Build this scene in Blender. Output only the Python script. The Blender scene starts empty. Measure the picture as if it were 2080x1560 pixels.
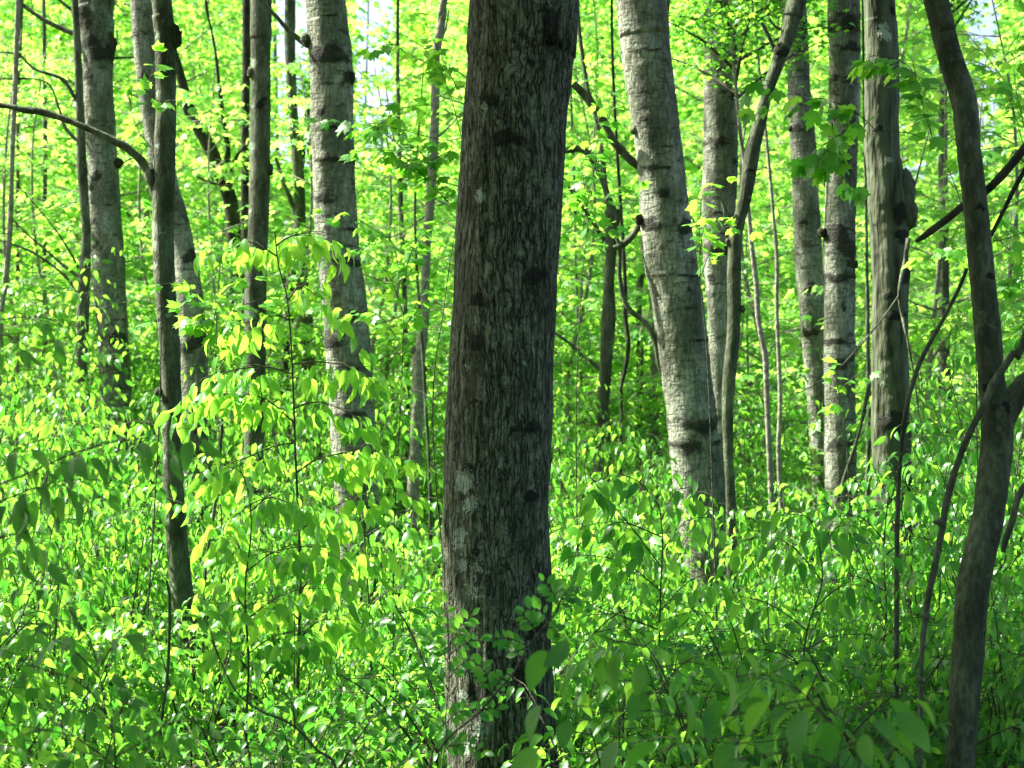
import bpy, math, random
import numpy as np
from mathutils import Vector

# ------------------------------------------------------------------ camera, light, exposure
scene = bpy.context.scene
col = scene.collection
CAMH = 1.6
HFOV = math.radians(30.0)
F = 1040.0 / math.tan(HFOV / 2)          # focal length in photograph pixels
cam_d = bpy.data.cameras.new('camera'); cam = bpy.data.objects.new('camera', cam_d); col.objects.link(cam)
cam_d.sensor_width = 36.0; cam_d.lens = 18.0 / math.tan(HFOV / 2)
cam_d.clip_start = 0.05; cam_d.clip_end = 800
cam.location = (0, 0, CAMH); cam.rotation_euler = (math.radians(90), 0, 0)
scene.camera = cam
cam_d.dof.use_dof = True; cam_d.dof.focus_distance = 7.2; cam_d.dof.aperture_fstop = 6.3

TO_SUN = Vector((-1.0, 0.34, 1.12)).normalized()
world = bpy.data.worlds.new('World'); scene.world = world; world.use_nodes = True
wn = world.node_tree.nodes; wl = world.node_tree.links
bg = wn['Background']; sky = wn.new('ShaderNodeTexSky'); sky.sky_type = 'NISHITA'; sky.sun_disc = False
sky.sun_elevation = math.asin(TO_SUN.z); sky.sun_rotation = math.atan2(TO_SUN.x, TO_SUN.y)
sky.air_density = 0.7; sky.dust_density = 3.5; sky.ozone_density = 0.6
wl.new(sky.outputs[0], bg.inputs['Color']); bg.inputs['Strength'].default_value = 0.085
sun_d = bpy.data.lights.new('sun', 'SUN'); sun_d.energy = 5.0; sun_d.angle = math.radians(0.5); sun_d.color = (1.0, 0.95, 0.86)
sun = bpy.data.objects.new('sun', sun_d); col.objects.link(sun)
sun.rotation_euler = TO_SUN.to_track_quat('Z', 'Y').to_euler(); sun.location = TO_SUN * 40
scene.view_settings.view_transform = 'Standard'; scene.view_settings.look = 'None'
scene.view_settings.exposure = 2.25; scene.view_settings.gamma = 1.0
cy = scene.cycles
cy.max_bounces = 8; cy.diffuse_bounces = 5; cy.glossy_bounces = 2; cy.transmission_bounces = 4; cy.transparent_max_bounces = 4
cy.caustics_reflective = False; cy.caustics_refractive = False
cy.use_denoising = True
cy.sample_clamp_indirect = 8.0

rng = np.random.default_rng(11)
def P(px, py, d):
    return np.array([(px - 1040.0) / F * d, d, CAMH - (py - 780.0) / F * d])

# ------------------------------------------------------------------ helpers: noise, mesh, tubes, leaves
def hash3(i, j, k, seed=0):
    h = (i.astype(np.int64) * 374761393 + j.astype(np.int64) * 668265263 + k.astype(np.int64) * 2147483647 + seed * 974711) & 0xffffffff
    h = ((h ^ (h >> 13)) * 1274126177) & 0xffffffff
    h = (h ^ (h >> 16)) & 0xffff
    return h / 65535.0
def vnoise(p, seed=0):
    p = np.asarray(p, float); f = np.floor(p); t = p - f; t = t * t * (3 - 2 * t); f = f.astype(np.int64)
    r = 0
    for a in (0, 1):
        for b in (0, 1):
            for c in (0, 1):
                w = (t[:, 0] if a else 1 - t[:, 0]) * (t[:, 1] if b else 1 - t[:, 1]) * (t[:, 2] if c else 1 - t[:, 2])
                r = r + w * hash3(f[:, 0] + a, f[:, 1] + b, f[:, 2] + c, seed)
    return r * 2 - 1

def make_mesh(name, V, tris=None, quads=None, mats=(), mat_idx=None, attrs=None, uv=None, smooth=True):
    """V (n,3); tris (a,3); quads (b,4); polygons are tris then quads"""
    me = bpy.data.meshes.new(name)
    tris = np.zeros((0, 3), np.int32) if tris is None else np.asarray(tris, np.int32)
    quads = np.zeros((0, 4), np.int32) if quads is None else np.asarray(quads, np.int32)
    nt, nq = len(tris), len(quads)
    me.vertices.add(len(V)); me.vertices.foreach_set('co', np.asarray(V, np.float32).ravel())
    loops = np.concatenate([tris.ravel(), quads.ravel()]).astype(np.int32)
    me.loops.add(len(loops)); me.loops.foreach_set('vertex_index', loops)
    me.polygons.add(nt + nq)
    ls = np.concatenate([np.arange(nt) * 3, nt * 3 + np.arange(nq) * 4]).astype(np.int32)
    me.polygons.foreach_set('loop_start', ls)
    if mat_idx is not None: me.polygons.foreach_set('material_index', np.asarray(mat_idx, np.int32))
    me.polygons.foreach_set('use_smooth', np.full(nt + nq, smooth, bool))
    for m in mats: me.materials.append(m)
    me.update(calc_edges=True)
    for k, a in (attrs or {}).items():
        at = me.attributes.new(k, 'FLOAT', 'POINT'); at.data.foreach_set('value', np.asarray(a, np.float32))
    if uv is not None:
        l = me.uv_layers.new(name='UVMap'); l.data.foreach_set('uv', np.asarray(uv, np.float32)[loops].ravel())
    return me

def spline(pts, n):
    """Catmull-Rom resample of rows (any number of columns) by chord length"""
    p = np.asarray(pts, float)
    if len(p) == 2:
        t = np.linspace(0, 1, n)[:, None]; return p[0] * (1 - t) + p[1] * t
    q = np.vstack([2 * p[0] - p[1], p, 2 * p[-1] - p[-2]])
    seg = np.linalg.norm(np.diff(p[:, :3], axis=0), axis=1); cum = np.concatenate([[0], np.cumsum(seg)])
    s = np.linspace(0, cum[-1], n); i = np.clip(np.searchsorted(cum, s, side='right') - 1, 0, len(p) - 2)
    t = ((s - cum[i]) / np.maximum(seg[i], 1e-9))[:, None]
    a, b, c, d = q[i], q[i + 1], q[i + 2], q[i + 3]
    r = 0.5 * ((2 * b) + (-a + c) * t + (2 * a - 5 * b + 4 * c - d) * t * t + (-a + 3 * b - 3 * c + d) * t ** 3)
    r[:, 3:] = b[:, 3:] * (1 - t) + c[:, 3:] * t
    return r

def frames(path):
    T = np.gradient(path, axis=0); T /= np.maximum(np.linalg.norm(T, axis=1)[:, None], 1e-9)
    N = np.zeros_like(T); ref = np.array([0, 1.0, 0]) if abs(T[0][1]) < 0.9 else np.array([1.0, 0, 0])
    n = np.cross(T[0], ref); n /= np.linalg.norm(n)
    for i in range(len(T)):
        n = n - T[i] * np.dot(n, T[i]); n /= max(np.linalg.norm(n), 1e-9); N[i] = n
    return T, N, np.cross(T, N)

def tube(path, rad, ns):
    """returns verts, quads, angle, arc length"""
    path = np.asarray(path, float); rad = np.asarray(rad, float); n = len(path)
    T, N, B = frames(path)
    a = np.arange(ns) / ns * 2 * math.pi
    V = path[:, None, :] + rad[:, None, None] * (np.cos(a)[None, :, None] * N[:, None, :] + np.sin(a)[None, :, None] * B[:, None, :])
    i = np.arange(n - 1)[:, None] * ns; j = np.arange(ns)[None, :]; j2 = (j + 1) % ns
    Q = np.stack([i + j, i + j2, i + ns + j2, i + ns + j], -1).reshape(-1, 4)
    return V.reshape(-1, 3), Q

class Bag:
    """collects tubes and leaves into one mesh (slot 0 wood, slot 1 leaf)"""
    def __init__(s): s.V = []; s.T = []; s.Q = []; s.n = 0; s.tv = []; s.uv = []; s.leaf = []
    def tube(s, path, rad, ns=4):
        V, Q = tube(path, rad, ns); s.V.append(V); s.Q.append(Q + s.n); s.n += len(V)
        s.tv.append(np.full(len(V), 0.5)); s.uv.append(np.zeros((len(V), 2)))
    def leafs(s, tmpl, pos, axis, nor, size, var):
        tv, tf, tuv = tmpl
        pos = np.asarray(pos, float); m = len(pos)
        if m == 0: return
        ax = axis / np.maximum(np.linalg.norm(axis, axis=1)[:, None], 1e-9)
        nz = nor - ax * (nor * ax).sum(1)[:, None]; nz /= np.maximum(np.linalg.norm(nz, axis=1)[:, None], 1e-9)
        sx = np.cross(ax, nz)
        W = pos[:, None, :] + size[:, None, None] * (tv[None, :, 0, None] * sx[:, None, :] + tv[None, :, 1, None] * ax[:, None, :] + tv[None, :, 2, None] * nz[:, None, :])
        k = len(tv)
        s.V.append(W.reshape(-1, 3)); s.T.append((tf[None] + (np.arange(m) * k)[:, None, None]).reshape(-1, 3) + s.n); s.n += m * k
        s.tv.append(np.repeat(var, k)); s.uv.append(np.tile(tuv, (m, 1)))
    def mesh(s, name, wood, leaf, smooth=True):
        T = np.concatenate(s.T) if s.T else None; Q = np.concatenate(s.Q) if s.Q else None
        nt = 0 if T is None else len(T); nq = 0 if Q is None else len(Q)
        mi = np.concatenate([np.ones(nt, int), np.zeros(nq, int)])
        return make_mesh(name, np.concatenate(s.V), T, Q, (wood, leaf), mi, {'tint': np.concatenate(s.tv)}, np.concatenate(s.uv), smooth)

# leaf templates: axis +Y (length 1), face +Z
def fan(out, z=None, centre=(0, 0.38, 0.0)):
    V = np.array([centre] + [(x, y, 0) for x, y in out], float)
    V[:, 2] = -0.35 * np.abs(V[:, 0]) ** 1.3 - 0.30 * np.maximum(V[:, 1] - 0.35, 0) ** 2 + (0.06 if z is None else z) * (np.arange(len(V)) % 2)
    n = len(out); Ff = np.array([(0, i + 1, (i + 1) % n + 1) for i in range(n)])
    return V, Ff, V[:, :2].copy()
half = [(0.04, 0.0), (0.20, 0.06), (0.34, 0.02), (0.33, 0.16), (0.52, 0.30), (0.44, 0.36), (0.58, 0.60), (0.42, 0.56), (0.36, 0.64), (0.19, 0.52), (0.22, 0.74), (0.12, 0.78)]
MAPLE_HI = fan(half + [(0, 1.05)] + [(-x, y) for x, y in half[::-1]], 0.03)
h2 = [(0.05, 0.0), (0.36, 0.05), (0.30, 0.22), (0.58, 0.52), (0.22, 0.52)]
MAPLE_LO = fan(h2 + [(0, 1.05)] + [(-x, y) for x, y in h2[::-1]], 0.0)
h3 = [(0.40, 0.10), (0.55, 0.55), (0.2, 0.5)]
MAPLE_FAR = fan([(0, 0)] + h3 + [(0, 1.0)] + [(-x, y) for x, y in h3[::-1]], 0.0)
def oval(rows, wid, fold=0.22, droop=0.35, peak=0.42, serr=0.0):
    V = []; uv = []
    for i in range(rows + 1):
        t = i / rows
        w = wid * (math.sin(math.pi * t ** (math.log(0.5) / math.log(peak)))) ** 0.8 if 0 < t < 1 else 0.0
        if serr and 0 < i < rows: w *= 1 + serr * (1 if i % 2 else -1)
        y = t * (1 - 0.12 * t); z = -droop * t * t
        for sx in (-1, 0, 1):
            V.append((sx * w, y, z + abs(sx) * w * fold)); uv.append((sx * w / wid, t))
    Ff = []
    for i in range(rows):
        a = i * 3
        for c in (0, 1):
            q = (a + c, a + c + 1, a + c + 4, a + c + 3)
            if i == 0: Ff.append((q[1 - c] if False else a + 1, q[2], q[3]) if True else None)
            elif i == rows - 1: Ff.append((q[0], q[1], a + 4))
            else: Ff.append((q[0], q[1], q[2])); Ff.append((q[0], q[2], q[3]))
    return np.array(V, float), np.array(Ff), np.array(uv, float)
OVAL_HI = oval(12, 0.25, 0.25, 0.38, 0.42, 0.035)
OVAL_MID = oval(6, 0.205, 0.32, 0.45, 0.38)
OVAL_LO = oval(4, 0.205, 0.32, 0.42, 0.38)
LEAFLET = oval(4, 0.24, 0.2, 0.2, 0.5)
OVAL_FAR = (np.array([(0, 0, 0), (0.22, 0.38, .06), (0, 1, -.25), (-0.22, 0.38, .06), (0, .45, -.04)], float), np.array([(0, 1, 4), (1, 2, 4), (2, 3, 4), (3, 0, 4)]), np.array([(0, 0), (1, .42), (0, 1), (-1, .42), (0, .45)], float))

# ------------------------------------------------------------------ materials
def newmat(name):
    m = bpy.data.materials.new(name); m.use_nodes = True; m.node_tree.nodes.clear(); return m, m.node_tree.nodes, m.node_tree.links
def nd(N, t, **k):
    n = N.new(t)
    for a, b in k.items():
        if a.startswith('i_'): n.inputs[a[2:]].default_value = b
        else: setattr(n, a, b)
    return n
def ramp(N, stops):
    r = N.new('ShaderNodeValToRGB'); e = r.color_ramp.elements
    while len(e) < len(stops): e.new(0.5)
    for el, (p, c) in zip(e, stops): el.position = p; el.color = (*c, 1) if len(c) == 3 else c
    return r
def mapped(N, L, scale, src='Object'):
    tc = N.new('ShaderNodeTexCoord'); mp = N.new('ShaderNodeMapping'); mp.inputs['Scale'].default_value = scale
    L.new(tc.outputs[src], mp.inputs['Vector']); return mp.outputs[0]
def mixc(N, L, f, a, b, mode='MIX'):
    m = N.new('ShaderNodeMix'); m.data_type = 'RGBA'; m.blend_type = mode
    for s, v in ((m.inputs[0], f), (m.inputs[6], a), (m.inputs[7], b)):
        if hasattr(v, 'links'): L.new(v, s)
        elif isinstance(v, (int, float)): s.default_value = v
        else: s.default_value = (*v, 1)
    return m.outputs[2]
def math_(N, L, op, a, b=None, c=None):
    m = N.new('ShaderNodeMath'); m.operation = op
    for i, v in enumerate((a, b, c)):
        if v is None: continue
        if hasattr(v, 'links'): L.new(v, m.inputs[i])
        else: m.inputs[i].default_value = v
    return m.outputs[0]

def leaf_mat(name, dark, light, tdark, tlight, trans=0.5, rough=0.42, veins=0):
    m, N, L = newmat(name)
    at = nd(N, 'ShaderNodeAttribute', attribute_name='tint')
    info = N.new('ShaderNodeObjectInfo')
    noi = nd(N, 'ShaderNodeTexNoise'); noi.inputs['Scale'].default_value = 40
    L.new(mapped(N, L, (1, 1, 1)), noi.inputs['Vector'])
    f = math_(N, L, 'ADD', at.outputs['Fac'], math_(N, L, 'MULTIPLY', math_(N, L, 'SUBTRACT', info.outputs['Random'], 0.5), 0.35))
    rc = ramp(N, [(0.1, dark), (0.9, light)]); rt = ramp(N, [(0.1, tdark), (0.9, tlight)])
    L.new(f, rc.inputs[0]); L.new(f, rt.inputs[0])
    cc = mixc(N, L, 0.25, rc.outputs[0], mixc(N, L, noi.outputs[0], (0.015, 0.05, 0.01), (0.12, 0.36, 0.06)))
    tcol = rt.outputs[0]
    bs = nd(N, 'ShaderNodeBsdfPrincipled'); bs.inputs['Roughness'].default_value = rough
    bs.inputs['Specular IOR Level'].default_value = 0.5
    if veins:
        uv = N.new('ShaderNodeUVMap'); uv.uv_map = 'UVMap'; sp = N.new('ShaderNodeSeparateXYZ'); L.new(uv.outputs[0], sp.inputs[0])
        au = math_(N, L, 'ABSOLUTE', sp.outputs[0])
        ph = math_(N, L, 'FRACT', math_(N, L, 'MULTIPLY', math_(N, L, 'SUBTRACT', sp.outputs[1], math_(N, L, 'MULTIPLY', au, 0.16)), float(veins)))
        tri = math_(N, L, 'ABSOLUTE', math_(N, L, 'SUBTRACT', ph, 0.5))
        side = math_(N, L, 'SMOOTH_MIN', math_(N, L, 'MULTIPLY', tri, 2.0), 0.5, 0.2)
        mid = nd(N, 'ShaderNodeMapRange'); mid.inputs['From Max'].default_value = 0.07; L.new(au, mid.inputs['Value'])
        hgt = math_(N, L, 'MULTIPLY', side, mid.outputs[0])
        bp = nd(N, 'ShaderNodeBump'); bp.inputs['Strength'].default_value = 0.8; bp.inputs['Distance'].default_value = 0.002
        L.new(hgt, bp.inputs['Height']); L.new(bp.outputs[0], bs.inputs['Normal'])
        vm = math_(N, L, 'SUBTRACT', 1.0, nd_clamp(N, L, math_(N, L, 'MULTIPLY', hgt, 3.5)))
        cc = mixc(N, L, math_(N, L, 'MULTIPLY', vm, 0.35), cc, (0.20, 0.34, 0.10))
        tcol = mixc(N, L, math_(N, L, 'MULTIPLY', vm, 0.35), tcol, (0.10, 0.20, 0.03))
    L.new(cc, bs.inputs['Base Color'])
    tr = N.new('ShaderNodeBsdfTranslucent'); L.new(tcol, tr.inputs['Color'])
    mx = N.new('ShaderNodeMixShader'); mx.inputs[0].default_value = trans
    L.new(bs.outputs[0], mx.inputs[1]); L.new(tr.outputs[0], mx.inputs[2])
    o = N.new('ShaderNodeOutputMaterial'); L.new(mx.outputs[0], o.inputs['Surface'])
    return m
def nd_clamp(N, L, v):
    c = N.new('ShaderNodeClamp'); L.new(v, c.inputs['Value']); return c.outputs[0]

M_MAPLE = leaf_mat('spring maple leaf', (0.050, 0.21, 0.022), (0.105, 0.36, 0.035), (0.14, 0.52, 0.035), (0.44, 0.83, 0.07), 0.55, 0.45)
M_OVAL = leaf_mat('glossy shrub leaf', (0.030, 0.14, 0.018), (0.08, 0.28, 0.034), (0.085, 0.42, 0.028), (0.35, 0.76, 0.06), 0.5, 0.38)
M_BIG = leaf_mat('ribbed cherry leaf', (0.048, 0.17, 0.024), (0.09, 0.28, 0.045), (0.12, 0.44, 0.03), (0.36, 0.72, 0.055), 0.5, 0.42, veins=13)
M_FAR_HAZE = leaf_mat('hazed far wood leaf', (0.10, 0.33, 0.04), (0.20, 0.46, 0.06), (0.29, 0.74, 0.08), (0.60, 0.94, 0.14), 0.58, 0.5)  # paler than the near leaves: distance haze put into the leaf colour

def bark(name, kind):
    m, N, L = newmat(name)
    scar = nd(N, 'ShaderNodeAttribute', attribute_name='scar').outputs['Fac']
    lich = nd(N, 'ShaderNodeAttribute', attribute_name='lichen').outputs['Fac']
    n1 = nd(N, 'ShaderNodeTexNoise'); n1.inputs['Scale'].default_value = 1; n1.inputs['Detail'].default_value = 6
    n2 = nd(N, 'ShaderNodeTexNoise'); n2.inputs['Scale'].default_value = 1; n2.inputs['Detail'].default_value = 5
    n3 = nd(N, 'ShaderNodeTexNoise'); n3.inputs['Scale'].default_value = 1; n3.inputs['Detail'].default_value = 8; n3.inputs['Roughness'].default_value = 0.7
    L.new(mapped(N, L, (140, 140, 140)), n3.inputs['Vector'])
    if kind == 'furrowed':
        wob = nd(N, 'ShaderNodeTexNoise'); wob.inputs['Scale'].default_value = 14; wob.inputs['Detail'].default_value = 4
        tc = N.new('ShaderNodeTexCoord'); L.new(tc.outputs['Object'], wob.inputs['Vector'])
        ad = N.new('ShaderNodeVectorMath'); ad.operation = 'MULTIPLY_ADD'; L.new(wob.outputs['Color'], ad.inputs[0]); ad.inputs[1].default_value = (0.026, 0.029, 0.052); L.new(tc.outputs['Object'], ad.inputs[2])
        def ridged(sx, sz, w, det):
            mp = N.new('ShaderNodeMapping'); mp.inputs['Scale'].default_value = (sx, sx, sz); L.new(ad.outputs[0], mp.inputs['Vector'])
            q = nd(N, 'ShaderNodeTexNoise'); q.inputs['Scale'].default_value = 1; q.inputs['Detail'].default_value = det; L.new(mp.outputs[0], q.inputs['Vector'])
            v = math_(N, L, 'MULTIPLY', math_(N, L, 'ABSOLUTE', math_(N, L, 'SUBTRACT', q.outputs[0], 0.5)), 1.0 / w)
            return nd_clamp(N, L, v)
        cr1 = ridged(66, 8.0, 0.075, 1.0); cr2 = ridged(44, 34, 0.06, 2.0)
        L.new(mapped(N, L, (9, 9, 5)), n1.inputs['Vector']); L.new(mapped(N, L, (55, 55, 26)), n2.inputs['Vector'])
        crk = math_(N, L, 'MULTIPLY', cr1, math_(N, L, 'ADD', math_(N, L, 'MULTIPLY', cr2, 0.45), 0.55))
        plate = mixc(N, L, n1.outputs[0], (0.050, 0.062, 0.035), (0.145, 0.170, 0.102))
        pr = ramp(N, [(0.42, (0, 0, 0)), (0.72, (1, 1, 1))]); L.new(n2.outputs[0], pr.inputs[0])
        plate = mixc(N, L, math_(N, L, 'MULTIPLY', pr.outputs[0], 0.7), plate, (0.26, 0.285, 0.19))
        c = mixc(N, L, crk, (0.009, 0.010, 0.006), plate)  # crack shading put into the colour: near-black cracks against lighter plates
        big = ramp(N, [(0.50, (0, 0, 0)), (0.64, (1, 1, 1))]); nb = nd(N, 'ShaderNodeTexNoise'); nb.inputs['Scale'].default_value = 1; nb.inputs['Detail'].default_value = 5
        L.new(mapped(N, L, (11, 11, 6)), nb.inputs['Vector']); L.new(nb.outputs[0], big.inputs[0])
        c = mixc(N, L, math_(N, L, 'MULTIPLY', big.outputs[0], 0.55), c, (0.029, 0.036, 0.020))
        h = math_(N, L, 'ADD', crk, math_(N, L, 'MULTIPLY', n2.outputs[0], 1.0)); dist = 0.009
    elif kind == 'aspen':
        L.new(mapped(N, L, (6, 6, 2.4)), n1.inputs['Vector']); L.new(mapped(N, L, (15, 15, 62)), n2.inputs['Vector'])
        base = ramp(N, [(0.34, (0.085, 0.100, 0.064)), (0.50, (0.185, 0.208, 0.145)), (0.66, (0.36, 0.385, 0.30))]); L.new(n1.outputs[0], base.inputs[0])
        lines = ramp(N, [(0.50, (0, 0, 0)), (0.68, (1, 1, 1))]); L.new(n2.outputs[0], lines.inputs[0])
        nm = nd(N, 'ShaderNodeTexNoise'); nm.inputs['Scale'].default_value = 3.5; nm.inputs['Detail'].default_value = 3; L.new(mapped(N, L, (1, 1, 1)), nm.inputs['Vector'])
        rm = ramp(N, [(0.38, (0.05, 0.05, 0.05)), (0.68, (0.5, 0.5, 0.5))]); L.new(nm.outputs[0], rm.inputs[0])
        c = mixc(N, L, math_(N, L, 'MULTIPLY', lines.outputs[0], rm.outputs[0]), base.outputs[0], (0.052, 0.061, 0.036))
        n5 = nd(N, 'ShaderNodeTexNoise'); n5.inputs['Scale'].default_value = 1; n5.inputs['Detail'].default_value = 6; n5.inputs['Roughness'].default_value = 0.65
        L.new(mapped(N, L, (7, 7, 26)), n5.inputs['Vector'])
        band = ramp(N, [(0.585, (0, 0, 0)), (0.66, (1, 1, 1))]); L.new(n5.outputs[0], band.inputs[0])
        c = mixc(N, L, math_(N, L, 'MULTIPLY', band.outputs[0], 0.75), c, (0.033, 0.037, 0.022))
        n6 = nd(N, 'ShaderNodeTexNoise'); n6.inputs['Scale'].default_value = 1; n6.inputs['Detail'].default_value = 4; L.new(mapped(N, L, (45, 45, 30)), n6.inputs['Vector'])
        r6 = ramp(N, [(0.45, (0, 0, 0)), (0.7, (1, 1, 1))]); L.new(n6.outputs[0], r6.inputs[0])
        c = mixc(N, L, math_(N, L, 'MULTIPLY', r6.outputs[0], 0.45), c, (0.043, 0.050, 0.029))
        n7 = nd(N, 'ShaderNodeTexNoise'); n7.inputs['Scale'].default_value = 1; n7.inputs['Detail'].default_value = 3; L.new(mapped(N, L, (38, 38, 7)), n7.inputs['Vector'])
        c7 = nd_clamp(N, L, math_(N, L, 'MULTIPLY', math_(N, L, 'ABSOLUTE', math_(N, L, 'SUBTRACT', n7.outputs[0], 0.5)), 18.0))
        c = mixc(N, L, math_(N, L, 'MULTIPLY', math_(N, L, 'SUBTRACT', 1.0, c7), math_(N, L, 'MULTIPLY', nm.outputs[0], 0.9)), c, (0.035, 0.04, 0.025))
        h = math_(N, L, 'SUBTRACT', math_(N, L, 'ADD', math_(N, L, 'MULTIPLY', n6.outputs[0], 1.6), math_(N, L, 'MULTIPLY', c7, 0.5)), math_(N, L, 'MULTIPLY', math_(N, L, 'ADD', lines.outputs[0], band.outputs[0]), 0.5)); dist = 0.010
    elif kind == 'smooth':
        L.new(mapped(N, L, (14, 14, 5)), n1.inputs['Vector']); L.new(mapped(N, L, (62, 62, 24)), n2.inputs['Vector']); n2.inputs['Roughness'].default_value = 0.65
        base = ramp(N, [(0.36, (0.041, 0.052, 0.027)), (0.52, (0.093, 0.113, 0.065)), (0.72, (0.181, 0.215, 0.133))]); L.new(n1.outputs[0], base.inputs[0])
        r6 = ramp(N, [(0.44, (0, 0, 0)), (0.60, (1, 1, 1))]); L.new(n2.outputs[0], r6.inputs[0])
        c = mixc(N, L, math_(N, L, 'MULTIPLY', r6.outputs[0], 0.55), base.outputs[0], (0.028, 0.031, 0.018))
        nw = nd(N, 'ShaderNodeTexNoise'); nw.inputs['Scale'].default_value = 1; nw.inputs['Detail'].default_value = 5; nw.inputs['Roughness'].default_value = 0.7; L.new(mapped(N, L, (24, 24, 18)), nw.inputs['Vector'])
        rw = ramp(N, [(0.57, (0, 0, 0)), (0.66, (1, 1, 1))]); L.new(nw.outputs[0], rw.inputs[0])
        c = mixc(N, L, math_(N, L, 'MULTIPLY', rw.outputs[0], 0.5), c, (0.172, 0.204, 0.138))
        h = math_(N, L, 'ADD', math_(N, L, 'MULTIPLY', n2.outputs[0], 1.4), math_(N, L, 'MULTIPLY', n1.outputs[0], 0.8)); dist = 0.014
    elif kind == 'shaggy':
        L.new(mapped(N, L, (24, 24, 3.2)), n1.inputs['Vector']); L.new(mapped(N, L, (45, 45, 10)), n2.inputs['Vector'])
        base = ramp(N, [(0.36, (0.019, 0.023, 0.012)), (0.45, (0.079, 0.097, 0.054)), (0.7, (0.163, 0.194, 0.120))]); L.new(n1.outputs[0], base.inputs[0])
        c = mixc(N, L, math_(N, L, 'MULTIPLY', n2.outputs[0], 0.7), base.outputs[0], (0.034, 0.039, 0.022))
        h = math_(N, L, 'ADD', math_(N, L, 'MULTIPLY', n1.outputs[0], 1.6), n2.outputs[0]); dist = 0.016
    else:   # dark
        L.new(mapped(N, L, (22, 22, 6)), n1.inputs['Vector']); L.new(mapped(N, L, (50, 50, 20)), n2.inputs['Vector'])
        base = ramp(N, [(0.35, (0.010, 0.011, 0.006)), (0.7, (0.052, 0.053, 0.030))]); L.new(n1.outputs[0], base.inputs[0])
        c = base.outputs[0]; h = math_(N, L, 'ADD', n1.outputs[0], n2.outputs[0]); dist = 0.014
    # scars: black rough bark; lichen: pale grey-green crust
    ns = nd(N, 'ShaderNodeTexNoise'); ns.inputs['Scale'].default_value = 1; ns.inputs['Detail'].default_value = 6; ns.inputs['Roughness'].default_value = 0.7; L.new(mapped(N, L, (24, 24, 44)), ns.inputs['Vector'])
    sm = ramp(N, [(0.30, (0, 0, 0)), (0.58, (1, 1, 1))]); L.new(math_(N, L, 'ADD', scar, math_(N, L, 'MULTIPLY', math_(N, L, 'SUBTRACT', ns.outputs[0], 0.5), 1.5)), sm.inputs[0])
    c = mixc(N, L, math_(N, L, 'MULTIPLY', sm.outputs[0], 0.84), c, (0.014, 0.015, 0.009))
    nl = nd(N, 'ShaderNodeTexNoise'); nl.inputs['Scale'].default_value = 1; nl.inputs['Detail'].default_value = 7; nl.inputs['Roughness'].default_value = 0.75; L.new(mapped(N, L, (85, 85, 75)), nl.inputs['Vector'])
    lm = ramp(N, [(0.52, (0, 0, 0)), (0.60, (1, 1, 1))]); L.new(math_(N, L, 'ADD', lich, math_(N, L, 'MULTIPLY', math_(N, L, 'SUBTRACT', nl.outputs[0], 0.5), 2.4)), lm.inputs[0])
    c = mixc(N, L, math_(N, L, 'MULTIPLY', lm.outputs[0], 0.8), c, (0.32, 0.40, 0.29))
    bs = nd(N, 'ShaderNodeBsdfPrincipled'); bs.inputs['Roughness'].default_value = 0.88; bs.inputs['Specular IOR Level'].default_value = 0.2
    L.new(c, bs.inputs['Base Color'])
    bp = nd(N, 'ShaderNodeBump'); bp.inputs['Strength'].default_value = 1.0; bp.inputs['Distance'].default_value = dist
    L.new(math_(N, L, 'ADD', h, math_(N, L, 'MULTIPLY', math_(N, L, 'MULTIPLY', sm.outputs[0], ns.outputs[0]), 2.0)), bp.inputs['Height']); L.new(bp.outputs[0], bs.inputs['Normal'])
    o = N.new('ShaderNodeOutputMaterial'); L.new(bs.outputs[0], o.inputs['Surface'])
    return m
BARK = {k: bark(k + ' bark', k) for k in ('furrowed', 'aspen', 'smooth', 'shaggy', 'dark')}
def plainmat(name, c1, c2, scale, rough=0.9):
    m, N, L = newmat(name)
    n = nd(N, 'ShaderNodeTexNoise'); n.inputs['Scale'].default_value = scale; n.inputs['Detail'].default_value = 8
    L.new(mapped(N, L, (1, 1, 1)), n.inputs['Vector']); r = ramp(N, [(0.3, c1), (0.7, c2)]); L.new(n.outputs[0], r.inputs[0])
    bs = nd(N, 'ShaderNodeBsdfPrincipled'); bs.inputs['Roughness'].default_value = rough; L.new(r.outputs[0], bs.inputs['Base Color'])
    bp = nd(N, 'ShaderNodeBump'); bp.inputs['Distance'].default_value = 0.02; L.new(n.outputs[0], bp.inputs['Height']); L.new(bp.outputs[0], bs.inputs['Normal'])
    o = N.new('ShaderNodeOutputMaterial'); L.new(bs.outputs[0], o.inputs['Surface']); return m
M_TWIG = plainmat('twig bark', (0.04, 0.035, 0.022), (0.12, 0.11, 0.075), 60)
M_STEM = plainmat('green brown stem', (0.03, 0.028, 0.015), (0.09, 0.09, 0.045), 50)
M_POLE = plainmat('young pole bark', (0.12, 0.115, 0.08), (0.30, 0.29, 0.22), 25)
BARK['pale'] = M_POLE
M_GROUND = plainmat('leaf litter soil', (0.02, 0.017, 0.009), (0.08, 0.065, 0.038), 6)

# ------------------------------------------------------------------ object bookkeeping
def thing(name, label, cat, loc, group=None, rotz=0.0, scale=1.0):
    o = bpy.data.objects.new(name, None); col.objects.link(o); o.empty_display_size = 0.2
    o.location = loc; o.rotation_euler = (0, 0, rotz); o.scale = (scale,) * 3
    o['label'] = label; o['category'] = cat
    if group: o['group'] = group
    return o
def part(name, me, parent, label=None):
    o = bpy.data.objects.new(name, me); col.objects.link(o); o.parent = parent
    if label: o['label'] = label
    return o
def gz(x, y):
    return 0.10 * math.sin(0.31 * x + 1.0) * math.cos(0.23 * y) + 0.05 * math.sin(0.9 * x + 0.7 * y)

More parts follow.
